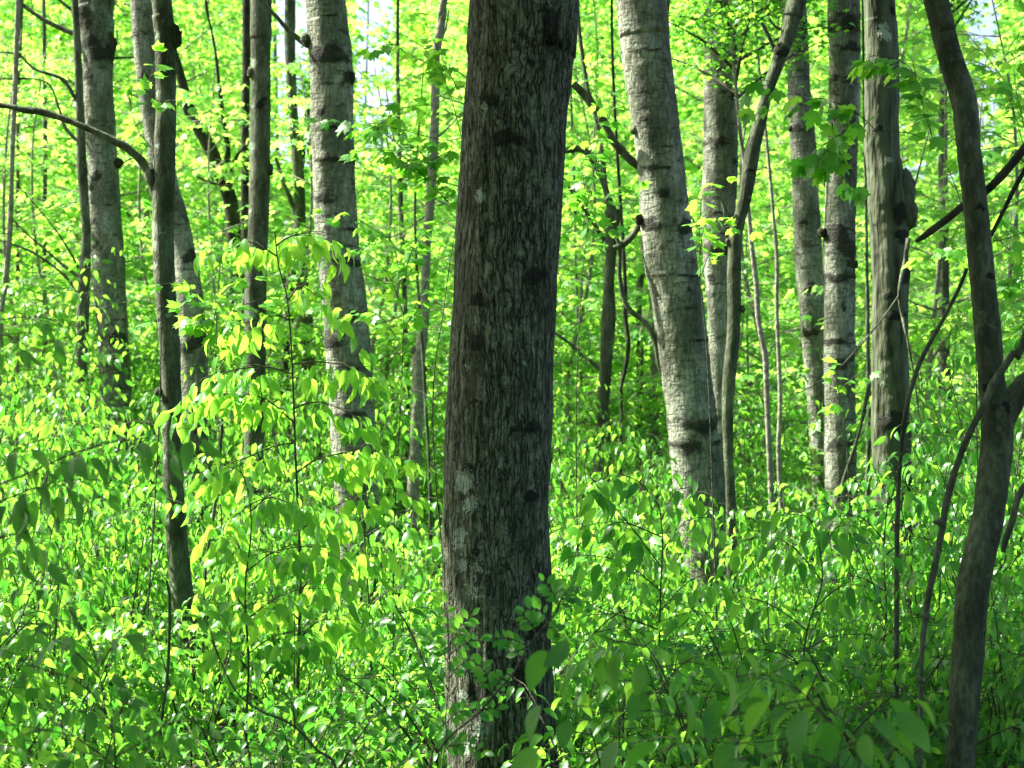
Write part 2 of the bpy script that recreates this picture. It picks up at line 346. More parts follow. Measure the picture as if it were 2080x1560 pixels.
# ------------------------------------------------------------------ the setting
g = np.concatenate([np.linspace(-400, -40, 10), np.linspace(-36, 36, 73), np.linspace(40, 400, 10)])
gy = np.concatenate([np.linspace(-300, -20, 8), np.linspace(-18, 70, 89), np.linspace(75, 500, 12)])
GX, GY = np.meshgrid(g, gy); nx = len(g)
fade = np.clip(1.6 - np.hypot(GX, GY) / 60, 0, 1)
GZ = (0.10 * np.sin(0.31 * GX + 1.0) * np.cos(0.23 * GY) + 0.05 * np.sin(0.9 * GX + 0.7 * GY)) * fade
i, j = np.meshgrid(np.arange(len(gy) - 1), np.arange(nx - 1), indexing='ij'); a = (i * nx + j).ravel()
ground = bpy.data.objects.new('ground', make_mesh('ground', np.stack([GX, GY, GZ], -1).reshape(-1, 3), None, np.stack([a, a + 1, a + nx + 1, a + nx], -1), (M_GROUND,)))
col.objects.link(ground); ground['kind'] = 'structure'; ground['label'] = 'brown woodland floor of soil and old leaves'

# ------------------------------------------------------------------ traced trees
def trunk_mesh(name, path4, mat, scars=(), lichens=(), rings=(), ns=28, step=0.03, rough=0.03, flare=True, ridge=0.0, seed=0, base=None):
    """path4: rows x,y,z,r in world; scars/lichens: (point, radius, strength)"""
    p = np.asarray(path4, float)
    L = np.linalg.norm(np.diff(p[:, :3], axis=0), axis=1).sum()
    n = max(4, int(L / step)); q = spline(p, n)
    rad = q[:, 3].copy()
    V, Q = tube(q[:, :3], rad, ns)
    cen = np.repeat(q[:, :3], ns, axis=0); out = V - cen; r = np.linalg.norm(out, axis=1); out = out / np.maximum(r[:, None], 1e-6)
    R = rad.max()
    disp = rough * R * (vnoise(V * np.array([3, 3, 1.6]) / (R * 4) + seed) + 0.6 * vnoise(V * np.array([3, 3, 2.2]) / (R * 1.6) + 7 + seed) + 0.5 * vnoise(V / (R * .42) + 3) + 0.35 * vnoise(V / (R * .2) + 9))
    sc = np.zeros(len(V)); li = np.zeros(len(V))
    for (c, rr, k) in scars:
        d = V - np.asarray(c); d = d * (1 + 0.6 * vnoise(V * 0.9 / rr + 5))[:, None]; d2 = (d[:, 0] ** 2 + d[:, 1] ** 2) / (rr * 1.25) ** 2 + (d[:, 2] + 0.35 * np.abs(d[:, 0])) ** 2 / (rr * 0.8) ** 2
        w = np.exp(-d2); sc = np.maximum(sc, w * 1.0); disp += k * rr * w
    for (z, hh, k) in rings:
        wz = vnoise(V * np.array([9, 9, 0]) + z * 13) * hh * 0.9
        w = np.exp(-((V[:, 2] - z - wz) / hh) ** 2) * (0.34 + 0.85 * vnoise(V * np.array([7, 7, 3]) + z * 5)); sc = np.maximum(sc, w); disp += k * np.maximum(w, 0) * R
    for (c, rr) in lichens:
        d = V - np.asarray(c); d2 = (d ** 2).sum(1) / rr ** 2
        li = np.maximum(li, np.exp(-d2 * 0.9) * 0.95)
    if ridge:
        ang = np.tile(np.arange(ns) / ns * 2 * math.pi, n); z = V[:, 2]
        cx = np.stack([np.cos(ang) * 6.5, np.sin(ang) * 6.5, z * 5.0], -1)
        w1 = vnoise(cx * 1.0 + seed); w2 = vnoise(cx * np.array([2.3, 2.3, 1.6]) + 5)
        disp += ridge * (1 - np.abs(w1) * 2.2) + ridge * 0.7 * w2
    V = V + out * disp[:, None]
    if base is not None: V = V - np.asarray(base)
    me = make_mesh(name, V, None, Q, (mat,), None, {'scar': sc, 'lichen': li})
    return me

def full_path(pts, d, top=11.0, dy=0.0):
    """pts: (px_left, px_right, py) rows top->bottom on the photograph at distance d; extended to the ground and up out of view"""
    rows = []
    for (a, b, y) in sorted(pts, key=lambda t: t[2]):
        c = P((a + b) / 2, y, d); rows.append([c[0], c[1] + dy, c[2], (b - a) / 2 / F * d])
    rows = rows[::-1]                                   # bottom -> top
    lo = rows[0]; nxt = rows[1]
    g0 = gz(lo[0], lo[1]) - 0.12
    if lo[2] > g0 + 0.05:
        s = (lo[0] - nxt[0]) / max(nxt[2] - lo[2], 0.1); h = lo[2] - g0
        x0 = lo[0] + np.clip(s, -.25, .25) * h
        rows = [[x0, lo[1], g0, lo[3] * 1.35], [x0 * 0.25 + lo[0] * .75, lo[1], g0 + h * 0.35, lo[3] * 1.08]] + rows if h > 0.4 else [[x0, lo[1], g0, lo[3] * 1.25]] + rows
    hi = rows[-1]; pv = rows[-3]
    s = np.clip((hi[0] - pv[0]) / max(hi[2] - pv[2], 0.1), -.3, .3)
    if top > hi[2] + 0.5:
        H = top - hi[2]
        rows.append([hi[0] + s * H * 0.5, hi[1], hi[2] + H * 0.5, hi[3] * 0.72]); rows.append([hi[0] + s * H * 0.8 + .1, hi[1] + 0.1, top, hi[3] * 0.28])
    return rows

def branch_mesh(name, pts, d, mat, base, scars=False, taper=True, ns=8, seed=0, rough=0.12):
    """pts: (px, py, width_px[, d]) from the root end outwards"""
    rows = []
    for t in pts:
        dd = t[3] if len(t) > 3 else d; c = P(t[0], t[1], dd); rows.append([c[0], c[1], c[2], t[2] / 2 / F * dd])
    return trunk_mesh(name, rows, mat, ns=ns, step=0.03, rough=rough, seed=seed, base=base)

rcrown = random.Random(5)
def crown_proto(name, R, H, nl, size, seed, tm=MAPLE_FAR, leafmat=None, nb=26):
    """limbs radiating up from the origin with leaf sprays, used for the tops of tall trees"""
    r = np.random.default_rng(seed); b = Bag()
    tips = []
    for k in range(nb):
        az = k * 2.4 + r.uniform(-.3, .3); t = k / nb; z0 = H * 0.75 * t
        L = R * (1 - 0.55 * t) * r.uniform(.7, 1.1); el = r.uniform(.25, .8)
        p0 = np.array([0, 0, z0]); dirv = np.array([math.cos(az) * math.cos(el), math.sin(az) * math.cos(el), math.sin(el)])
        p1 = p0 + dirv * L * .5; p2 = p0 + dirv * L + np.array([0, 0, -.12 * L])
        path = spline([p0, p1, p2], 7); b.tube(path, np.linspace(0.035, .006, 7) * (R / 2.4), 5)
        m = nl // nb
        s = r.uniform(.25, 1.0, m) ** .8
        c = path[np.minimum((s * 6).astype(int), 5)] + r.normal(0, 1, (m, 3)) * np.array([.30, .30, .16]) * R * .38
        tips.append(c)
    pos = np.concatenate(tips); m = len(pos)
    az = r.uniform(0, 2 * math.pi, m); ax = np.stack([np.cos(az), np.sin(az), r.uniform(-.9, .0, m)], -1)
    nor = np.stack([r.normal(0, .5, m), r.normal(0, .5, m), np.ones(m)], -1)
    b.leafs(tm, pos, ax, nor, r.uniform(.7, 1.25, m) * size, r.uniform(0, 1, m))
    return b.mesh(name, M_TWIG, leafmat or M_MAPLE)

CROWNS = [crown_proto('high crown', 2.0, 3.6, 2800, 0.09, 3), crown_proto('high crown', 1.6, 3.0, 2000, 0.09, 4)]

def px_scars(lst, d, r0):
    """(px, py, rpx) -> point on the camera side of the trunk"""
    out = []
    for (x, y, r) in lst:
        c = P(x, y, d); c[1] -= r0 * 0.8; out.append((c, r / F * d, 0.12))
    return out
def px_lich(lst, d, r0):
    out = []
    for (x, y, r) in lst:
        c = P(x, y, d); c[1] -= r0 * 0.8; out.append((c, r / F * d))
    return out

TREES = []     # (name, label, cat, pts, d, bark kind, opts)
def tree(name, label, pts, d, kind, top=11.0, scars=(), lichens=(), rings=(), branches=(), knots=(), crown=0, group=None, ns=28, rough=0.035, ridge=0.0, step=0.03, cat='tree', seed=0, bmat=None, crown_scale=1.0):
    rows = full_path(pts, d, top)
    r0 = np.mean([(b - a) / 2 / F * d for a, b, y in pts])
    base = np.array([rows[0][0], rows[0][1], rows[0][2] + 0.12])
    t = thing(name, label, cat, base, group)
    rg = [(CAMH - (y - 780) / F * d, h / F * d, 0.05) for (y, h) in rings]
    me = trunk_mesh('trunk', rows, BARK[kind], px_scars(scars, d, r0), px_lich(lichens, d, r0), rg, ns, step, rough, True, ridge, seed, base)
    part('trunk', me, t)
    for bi, br in enumerate(branches):
        lab = None
        if isinstance(br, tuple): lab, br = br
        part('branch', branch_mesh('branch', br, d, BARK[bmat or ('smooth' if kind in ('aspen', 'furrowed') else kind)], base, seed=bi + seed), t, lab)
    for (x, y, w, h, side) in knots:      # swollen lump on the stem
        c = P(x, y, d); rr = w / F * d; hh = h / F * d
        u = np.linspace(0, math.pi, 12); vv = np.arange(16) / 16 * 2 * math.pi
        U, W = np.meshgrid(u, vv, indexing='ij')
        S = np.stack([np.sin(U) * np.cos(W) * rr, np.sin(U) * np.sin(W) * rr, np.cos(U) * hh], -1).reshape(-1, 3)
        S *= (1 + 0.28 * vnoise(S * 2.2 / rr + x))[:, None]
        i_, j_ = np.meshgrid(np.arange(11), np.arange(16), indexing='ij'); a_ = (i_ * 16 + j_).ravel(); b_ = (i_ * 16 + (j_ + 1) % 16).ravel()
        V = S + c + np.array([0, -r0 * 0.3, 0]) - base
        part('knot', make_mesh('knot', V, None, np.stack([a_, b_, b_ + 16, a_ + 16], -1), (BARK['shaggy' if side else 'dark'],)), t)
    if crown is not None:
        top4 = rows[-1]; o = part('crown', CROWNS[crown % 2], t)
        o.location = Vector((top4[0], top4[1], top4[2] - 1.6)) - Vector(base); o.rotation_euler = (0, 0, seed * 1.3); o.scale = (crown_scale,) * 3
    return t

# the great trunk in the middle
tree('maple_tree', 'thick dark trunk with furrowed bark and lichen patches, nearest and widest of all',
     [(957, 1177, -40), (958, 1175, 0), (948, 1163, 130), (938, 1150, 260), (930, 1142, 400), (924, 1133, 530), (917, 1127, 650), (911, 1121, 780), (906, 1117, 900), (900, 1113, 1040), (899, 1119, 1160), (903, 1120, 1300), (907, 1124, 1420), (911, 1131, 1560)],
     6.3, 'furrowed', top=9.5, ns=220, step=0.007, rough=0.02, ridge=0.003, crown=None,
     scars=[(1032, 285, 24), (1000, 215, 16), (985, 30, 16), (1120, 60, 20), (972, 612, 20), (962, 700, 12), (960, 690, 10), (1085, 862, 18), (955, 945, 16), (1000, 938, 14), (1080, 1000, 18), (1030, 660, 14), (968, 1385, 20), (1090, 1260, 24), (975, 1110, 10), (1030, 1120, 16), (1060, 1350, 22), (1000, 1500, 14), (1100, 560, 18), (1060, 130, 18)],
     lichens=[(942, 972, 30), (925, 1095, 26), (982, 1146, 26), (965, 1192, 24), (1010, 1190, 13), (935, 1080, 18), (972, 1238, 14), (1090, 985, 14), (985, 1462, 28), (1002, 1470, 20), (976, 408, 18), (1020, 378, 14), (1046, 205, 12), (985, 228, 10), (1028, 255, 10), (944, 480, 14), (948, 1340, 10), (1105, 1530, 16), (978, 1110, 14), (1022, 390, 14), (1000, 715, 14), (945, 745, 10), (960, 1020, 22), (940, 1140, 16), (1000, 1060, 14), (990, 1195, 18), (940, 1400, 18), (1060, 1180, 12), (930, 870, 14), (1060, 740, 12), (985, 560, 12), (1075, 420, 12), (1010, 300, 12), (960, 150, 12), (1040, 1440, 14), (955, 1500, 18)])

tree('aspen_tree', 'pale aspen at the far left with a black scarred collar near the top',
     [(150, 216, -30), (152, 220, 10), (160, 232, 50), (167, 232, 100), (168, 229, 170), (173, 235, 260), (177, 240, 340), (184, 251, 500), (193, 258, 620), (200, 263, 720), (203, 266, 800), (205, 268, 890)],
     15.5, 'aspen', seed=1, scars=[(175, 30, 22), (190, 85, 20), (215, 110, 18), (178, 156, 12), (205, 360, 14), (200, 450, 9), (245, 685, 16), (200, 500, 9), (190, 380, 9)],
     rings=[(250, 3), (415, 3), (700, 4), (790, 5)], knots=[(157, 24, 11, 9, 0), (226, 95, 12, 30, 0), (243, 333, 9, 11, 0)],
     branches=[(None, [(220, 60, 14), (226, 20, 12), (230, -40, 10)]), ('bare upper branch reaching to the top left corner', [(160, 72, 11), (125, 58, 10), (85, 38, 9), (45, 8, 8), (30, -20, 6)]), [(150, 22, 8), (130, 8, 6), (110, -10, 5)],
               [(245, 335, 4), (268, 322, 3), (300, 318, 2)], [(232, 118, 5), (268, 117, 4), (300, 118, 2)]])
tree('maple_tree', 'slim grey brown trunk pressed against the left side of the far left aspen',
     [(152, 168, 160), (154, 172, 230), (156, 177, 340), (166, 184, 470), (158, 183, 580), (155, 181, 660), (155, 178, 750), (164, 188, 850), (168, 195, 895)],
     15.0, 'smooth', top=7, seed=2, crown=1, crown_scale=.7,
     branches=[('bent bare limb sweeping up to the left edge', [(160, 210, 10), (150, 195, 9), (125, 160, 8), (70, 140, 6), (35, 110, 5), (-20, 105, 4)]),
               [(157, 590, 7), (120, 550, 5), (60, 510, 5), (-10, 485, 3)], [(160, 562, 7), (130, 540, 6), (90, 505, 4), (60, 480, 4), (20, 440, 3)], [(160, 545, 5), (135, 500, 4), (100, 450, 3), (40, 380, 2)],
               [(155, 285, 9), (130, 255, 7), (118, 215, 5), (90, 165, 4), (-10, 160, 3)]])
tree('aspen_tree', 'light grey aspen half hidden behind the slender leaning trunk at left',
     [(262, 308, -20), (268, 312, 60), (277, 322, 160), (292, 340, 260), (312, 362, 370), (338, 386, 460), (353, 398, 525), (358, 412, 600), (365, 420, 700), (370, 425, 800), (373, 430, 900), (375, 424, 1000), (378, 428, 1080)],
     14.0, 'aspen', seed=3, rings=[(75, 5), (165, 4), (640, 5), (700, 14), (870, 8), (430, 4)], scars=[(295, 160, 12), (300, 330, 10), (392, 520, 16), (405, 690, 22), (410, 870, 18)])
tree('maple_tree', 'slender grey trunk leaning left with lichen on its edge and one long arching bough',
     [(306, 346, -20), (309, 349, 30), (315, 358, 70), (316, 356, 130), (316, 357, 230), (311, 356, 340), (310, 353, 480), (315, 358, 600), (323, 366, 700), (328, 367, 770), (330, 370, 850), (331, 372, 960), (334, 377, 1050), (347, 392, 1200), (362, 406, 1300), (373, 418, 1430), (384, 428, 1530)],
     9.2, 'smooth', top=9, seed=4, ns=40, step=.015, lichens=[(320, 75, 12), (318, 190, 10), (322, 300, 8), (313, 470, 22), (316, 500, 14), (318, 540, 10), (330, 660, 9), (345, 640, 8), (333, 860, 12), (333, 930, 10), (340, 1060, 9), (356, 1190, 10), (375, 1370, 10), (400, 1390, 9), (365, 1330, 8), (398, 1240, 8)],
     scars=[(325, 650, 8), (330, 625, 6), (327, 665, 6), (335, 812, 9), (330, 870, 6), (352, 1240, 8), (395, 1350, 6)], knots=[(358, 76, 12, 24, 0), (356, 140, 8, 14, 1), (324, 795, 9, 9, 1), (311, 358, 14, 20, 1)],
     branches=[('long bare bough arching up and out to the left edge', [(318, 400, 20), (303, 355, 19), (285, 325, 17), (255, 298, 17), (230, 286, 16), (195, 268, 15), (160, 254, 14), (120, 238, 13), (80, 226, 15), (55, 224, 13), (20, 217, 12), (-30, 210, 11)])])
tree('maple_tree', 'straight grey trunk with lichen speckles between two aspens left of centre',
     [(508, 553, -20), (509, 551, 60), (510, 549, 140), (509, 550, 200), (507, 549, 300), (505, 548, 420), (501, 543, 520), (496, 541, 600), (498, 540, 700), (500, 538, 800), (496, 536, 900), (494, 536, 960)],
     13.0, 'smooth', seed=5, lichens=[(515, 130, 12), (515, 220, 9), (514, 300, 12), (508, 430, 9), (512, 640, 14), (505, 700, 10), (518, 840, 12), (510, 780, 8)], scars=[(536, 205, 8), (525, 215, 9), (510, 620, 5)], knots=[(512, 148, 10, 12, 1), (548, 345, 8, 12, 0)],
     branches=[[(512, 580, 10), (500, 600, 9), (490, 640, 7)]])
tree('aspen_tree', 'big pale aspen with black branch scars and shaggy rings left of the centre trunk',
     [(619, 700, -20), (622, 703, 40), (628, 713, 100), (631, 717, 180), (632, 719, 300), (636, 722, 400), (641, 730, 500), (654, 743, 600), (662, 752, 700), (668, 760, 800), (672, 764, 900), (680, 768, 1000), (687, 774, 1100), (690, 778, 1200), (696, 784, 1300)],
     11.0, 'aspen', seed=6, ns=56, step=.015, rings=[(12, 4), (35, 5), (108, 14), (150, 5), (262, 4), (330, 5), (400, 10), (470, 4), (535, 8), (655, 16), (690, 10), (745, 4), (840, 6), (1180, 18)],
     scars=[(668, 118, 22), (648, 110, 18), (712, 165, 16), (655, 230, 8), (670, 318, 10), (660, 400, 12), (672, 690, 20), (680, 800, 9), (672, 410, 9), (715, 640, 12), (730, 1200, 22), (700, 530, 10)],
     knots=[(711, 163, 11, 16, 0), (738, 640, 9, 14, 0), (623, 82, 10, 14, 1), (676, 785, 9, 8, 0)],
     branches=[('dead branch reaching up left from the aspen across to the next trunk', [(640, 100, 13), (620, 90, 13), (603, 76, 11), (580, 55, 9), (556, 28, 8), (532, 5, 7), (520, -15, 5)])])
tree('sapling_tree', 'thin wavy grey trunk with a kink midway, just left of the big centre trunk',
     [(897, 912, -20), (893, 909, 20), (880, 898, 90), (876, 893, 140), (874, 892, 240), (868, 889, 340), (862, 882, 430), (857, 875, 500), (855, 873, 560), (851, 872, 640), (846, 868, 690), (837, 864, 730), (837, 861, 800), (832, 857, 900), (828, 852, 980), (825, 851, 1035)],
     14.5, 'pale', seed=7, scars=[(880, 285, 6), (866, 545, 4)], knots=[(842, 712, 8, 10, 1), (863, 750, 5, 7, 0)],
     branches=[[(889, 100, 5), (905, 60, 4), (912, 20, 3)], [(872, 395, 5), (895, 410, 4), (920, 420, 3)], [(876, 290, 5), (915, 255, 4), (935, 230, 3)], [(872, 130, 4), (830, 110, 3), (770, 70, 2)], [(870, 345, 4), (835, 320, 4), (810, 295, 3), (770, 262, 2)],
               [(862, 440, 4), (820, 470, 3), (790, 485, 2)]])
tree('aspen_tree', 'stout aspen leaning left at the top with bright peeling bark, right of the centre trunk',
     [(1249, 1350, -30), (1254, 1355, 20), (1262, 1362, 100), (1277, 1374, 200), (1290, 1386, 300), (1298, 1396, 390), (1300, 1404, 450), (1309, 1416, 530), (1323, 1428, 610), (1334, 1438, 700), (1347, 1449, 790), (1357, 1459, 870), (1364, 1470, 950), (1373, 1488, 1040), (1388, 1500, 1120), (1412, 1512, 1240), (1430, 1528, 1400)],
     11.0, 'aspen', seed=8, ns=56, step=.015, rings=[(36, 3), (108, 3), (250, 5), (345, 6), (455, 14), (560, 4), (690, 3), (860, 12), (900, 6), (520, 5)],
     scars=[(1310, 455, 18), (1385, 460, 16), (1405, 905, 18), (1440, 860, 18), (1340, 500, 8), (1380, 680, 7), (1395, 690, 7), (1300, 245, 9), (1345, 395, 12), (1395, 590, 7), (1420, 870, 16)],
     knots=[(1288, 265, 8, 12, 1), (1296, 445, 9, 14, 0), (1398, 905, 14, 9, 1), (1384, 652, 6, 5, 1)],
     branches=[('thick dead branch rising left to a broken end', [(1310, 350, 16), (1292, 333, 17), (1268, 312, 18), (1244, 284, 18), (1230, 255, 18), (1212, 224, 19), (1190, 195, 18), (1164, 170, 15)]),
               ('dark curved shoot joining the trunk below the scars', [(1345, 760, 10), (1338, 735, 10), (1330, 692, 12), (1310, 655, 11), (1278, 628, 11), (1263, 590, 10), (1258, 545, 9), (1259, 500, 8), (1250, 480, 7)]),
               [(1305, 440, 14), (1296, 462, 14), (1280, 485, 14), (1262, 498, 13), (1246, 505, 11)]])
tree('aspen_tree', 'upright pale aspen with even black marks behind the stout leaning aspen',
     [(1428, 1507, -20), (1430, 1504, 30), (1430, 1500, 110), (1429, 1499, 200), (1427, 1498, 340), (1426, 1494, 430), (1428, 1488, 525), (1436, 1484, 620), (1440, 1482, 700), (1442, 1484, 780), (1444, 1486, 900)],
     13.0, 'aspen', seed=9, ns=40, rings=[(68, 4), (140, 4), (195, 6), (290, 9), (330, 4), (505, 12), (440, 4), (600, 5), (660, 4)],
     scars=[(1440, 18, 12), (1490, 192, 12), (1465, 290, 14), (1490, 330, 9), (1450, 138, 10), (1440, 565, 9), (1475, 505, 16)], knots=[(1436, 16, 9, 8, 0), (1503, 2, 6, 10, 0)])
tree('maple_tree', 'smooth snaking grey trunk curving up right in front of the upright aspen',
     [(1610, 1650, -40), (1598, 1636, 10), (1590, 1622, 50), (1580, 1608, 90), (1566, 1592, 130), (1552, 1577, 170), (1542, 1565, 205), (1530, 1556, 250), (1514, 1545, 300), (1508, 1538, 340), (1500, 1527, 400), (1491, 1516, 440), (1481, 1508, 480), (1477, 1505, 560), (1478, 1505, 620), (1475, 1502, 690), (1468, 1496, 760), (1466, 1490, 830), (1470, 1490, 930), (1474, 1494, 1010)],
     10.4, 'smooth', top=8, seed=10, ns=32, step=.015, scars=[(1587, 105, 13), (1520, 345, 7), (1576, 55, 7)], knots=[(1508, 628, 5, 8, 1), (1523, 342, 8, 8, 0), (1580, 105, 10, 14, 0), (1478, 492, 5, 8, 1)],
     branches=[('dark broken spur', [(1582, 115, 12), (1572, 100, 10), (1562, 75, 8), (1553, 58, 7), (1546, 46, 6)]), [(1586, 60, 7), (1570, 50, 5), (1560, 30, 3)], ('short dead stub', [(1486, 448, 12), (1474, 438, 11), (1472, 425, 9), (1466, 408, 6)]), [(1518, 320, 5), (1505, 290, 4), (1500, 255, 3)]])
tree('aspen_tree', 'narrow pale aspen with a sunlit left edge, left of a close pair',
     [(1582, 1634, -20), (1588, 1638, 30), (1596, 1642, 90), (1600, 1646, 170), (1604, 1654, 260), (1607, 1661, 340), (1610, 1664, 420), (1614, 1671, 525), (1621, 1673, 600), (1629, 1677, 690), (1637, 1682, 790), (1644, 1686, 900), (1650, 1692, 1000), (1656, 1698, 1080)],
     14.0, 'aspen', seed=11, ns=40, rings=[(122, 3), (268, 4), (352, 4), (450, 5), (585, 6), (676, 6), (215, 4)], scars=[(1630, 60, 9), (1612, 262, 10), (1632, 355, 8), (1625, 455, 9), (1645, 585, 14), (1640, 675, 12)], knots=[(1606, 262, 7, 6, 0)])
tree('aspen_tree', 'darker aspen with blackened rough patches, right of a close pair',
     [(1681, 1747, -20), (1682, 1747, 30), (1684, 1747, 120), (1684, 1746, 220), (1680, 1741, 330), (1675, 1738, 430), (1673, 1737, 525), (1673, 1736, 620), (1673, 1736, 720), (1674, 1738, 820), (1674, 1740, 920), (1676, 1742, 1000), (1684, 1744, 1080), (1690, 1750, 1250)],
     12.5, 'aspen', seed=12, ns=40, rings=[(40, 12), (60, 8), (100, 6), (135, 5), (165, 6), (240, 5), (328, 5), (480, 26), (510, 16), (560, 10), (697, 5), (732, 10), (900, 6)],
     scars=[(1720, 45, 18), (1690, 160, 12), (1722, 98, 12), (1700, 475, 22), (1720, 500, 22), (1700, 735, 14), (1730, 535, 14), (1715, 330, 8), (1705, 620, 9), (1690, 900, 12)], knots=[(1669, 473, 9, 10, 0), (1737, 538, 5, 8, 0)])
tree('maple_tree', 'lumpy grey trunk swollen into a dark burl on its right side',
     [(1755, 1819, -20), (1756, 1820, 40), (1757, 1824, 100), (1756, 1828, 170), (1758, 1826, 250), (1760, 1826, 320), (1762, 1838, 370), (1766, 1846, 430), (1769, 1846, 490), (1770, 1845, 540), (1770, 1844, 620), (1770, 1844, 700), (1772, 1846, 800), (1773, 1848, 900), (1774, 1850, 1000), (1776, 1852, 1100), (1778, 1855, 1240), (1780, 1858, 1400)],
     9.5, 'shaggy', top=9, seed=13, ns=56, step=.012, rough=.06, scars=[(1825, 430, 22), (1835, 480, 18), (1800, 600, 10), (1810, 640, 14), (1815, 30, 10), (1825, 130, 10), (1815, 850, 26), (1778, 265, 8), (1840, 560, 18), (1830, 980, 26), (1840, 1150, 26), (1835, 1300, 26)],
     lichens=[(1790, 62, 14), (1795, 80, 14), (1785, 70, 12), (1800, 330, 9), (1790, 780, 8)], knots=[(1838, 400, 18, 60, 1), (1846, 440, 16, 30, 1), (1803, 592, 18, 14, 1), (1800, 480, 14, 14, 1)],
     branches=[('pale dry twig hanging down the trunk', [(1845, 485, 10, 9.35), (1838, 530, 8, 9.3), (1827, 590, 8, 9.2), (1832, 640, 6, 9.2), (1843, 690, 5, 9.1), (1856, 760, 4, 9.1), (1868, 850, 3, 9.1), (1880, 910, 2, 9.1)]),
               [(1826, 600, 4, 9.2), (1790, 650, 3, 9.1), (1740, 710, 3, 9.1), (1690, 760, 2, 9.1), (1620, 800, 2, 9.1)]])
tree('maple_tree', 'dark smooth trunk at the right edge forking at a knobbly elbow',
     [(1866, 1916, -40), (1878, 1926, 0), (1901, 1950, 100), (1930, 1984, 200), (1943, 1992, 300), (1955, 2004, 400), (1966, 2017, 525), (1974, 2026, 610), (1982, 2035, 700), (1987, 2041, 780), (1992, 2056, 840), (1993, 2058, 900), (1983, 2050, 970), (1976, 2040, 1040), (1958, 2024, 1120), (1942, 2009, 1200), (1936, 2001, 1300), (1927, 1990, 1430), (1918, 1980, 1560)],
     6.0, 'smooth', top=7, seed=14, ns=56, step=.01, rough=.035, crown=None, scars=[(1996, 790, 10), (2005, 560, 9), (1985, 420, 8), (2030, 820, 12)], lichens=[(1960, 430, 8)], knots=[(1998, 788, 9, 12, 1), (2012, 796, 10, 10, 1)],
     branches=[('thick right arm of the fork', [(2022, 890, 52), (2042, 840, 52), (2066, 800, 52), (2100, 770, 52), (2170, 700, 46), (2240, 560, 40), (2270, 300, 34), (2290, -200, 22)]),])
tree('sapling_tree', 'thin crooked pole crossing in front of the forked trunk on the right',
     [(a + 2.5, b_ - 2.5, y) for a, b_, y in [(2080, 2100, 660), (2052, 2071, 712), (2030, 2050, 745), (2005, 2026, 783), (1993, 2012, 815), (1966, 1985, 868), (1942, 1960, 925), (1922, 1942, 985), (1911, 1931, 1030), (1903, 1922, 1080), (1885, 1904, 1170), (1872, 1890, 1240), (1865, 1880, 1330), (1862, 1877, 1440), (1861, 1876, 1560)]],
     5.2, 'smooth', top=3.6, seed=15, ns=20, step=.012, crown=None, knots=[(1880, 1250, 9, 8, 1), (1912, 1062, 8, 10, 1), (1906, 1060, 10, 5, 1), (1868, 1380, 8, 7, 1)],
     branches=[('short pale side stick near the foot', [(1868, 1465, 10), (1840, 1490, 9), (1812, 1525, 8), (1795, 1560, 7), (1780, 1600, 6)]), [(1875, 1390, 5), (1895, 1365, 5), (1920, 1330, 4)]])
tree('sapling_tree', 'dark bent pole rising from the burl trunk foot to the forked trunk',
     [(1961, 1968, 545), (1944, 1952, 585), (1914, 1922, 645), (1888, 1897, 690), (1862, 1872, 740), (1843, 1853, 800), (1831, 1841, 860), (1824, 1833, 940), (1818, 1828, 1050), (1816, 1827, 1200), (1815, 1826, 1400)],
     6.8, 'smooth', top=2.4, seed=16, ns=14, step=.02, crown=None)
tree('dead_branch', 'thick broken dead limb slanting behind the forked trunk, upper right edge',
     [(2078, 2100, 290), (2036, 2056, 340), (1994, 2014, 386), (1944, 1962, 420), (1905, 1920, 455), (1860, 1872, 488)],
     6.6, 'dark', top=0, crown=None, seed=17, ns=14) if False else None
def limb(name, label, pts, d, mat, cat='branch', group=None, seed=0):
    c = P(pts[0][0], pts[0][1], pts[0][3] if len(pts[0]) > 3 else d)
    o = bpy.data.objects.new(name, branch_mesh(name, pts, d, mat, c, seed=seed, ns=12)); col.objects.link(o)
    o.location = c; o['label'] = label; o['category'] = cat
    if group: o['group'] = group
    return o
limb('dead_limb', 'thick broken limb slanting behind the forked trunk to the right edge', [(1861, 491, 8), (1885, 474, 14), (1925, 444, 15), (1965, 412, 16), (2005, 386, 16), (2045, 345, 18), (2095, 285, 18), (2160, 220, 18), (2230, 100, 16)], 6.6, BARK['dark'], 'branch', seed=3)
limb('dead_limb', 'slimmer dark stick leaning up right below the broken limb at the right edge', [(2012, 480, 8), (2040, 425, 9), (2066, 372, 10), (2090, 330, 10), (2140, 240, 9)], 6.2, BARK['dark'], 'branch', seed=4)
limb('hanging_vine', 'knobbly vine stub hanging beside the forked trunk near the right edge', [(2110, 960, 13), (2072, 1000, 13), (2056, 1060, 13), (2042, 1100, 14), (2037, 1122, 9)], 5.8, BARK['smooth'], 'vine', seed=5)

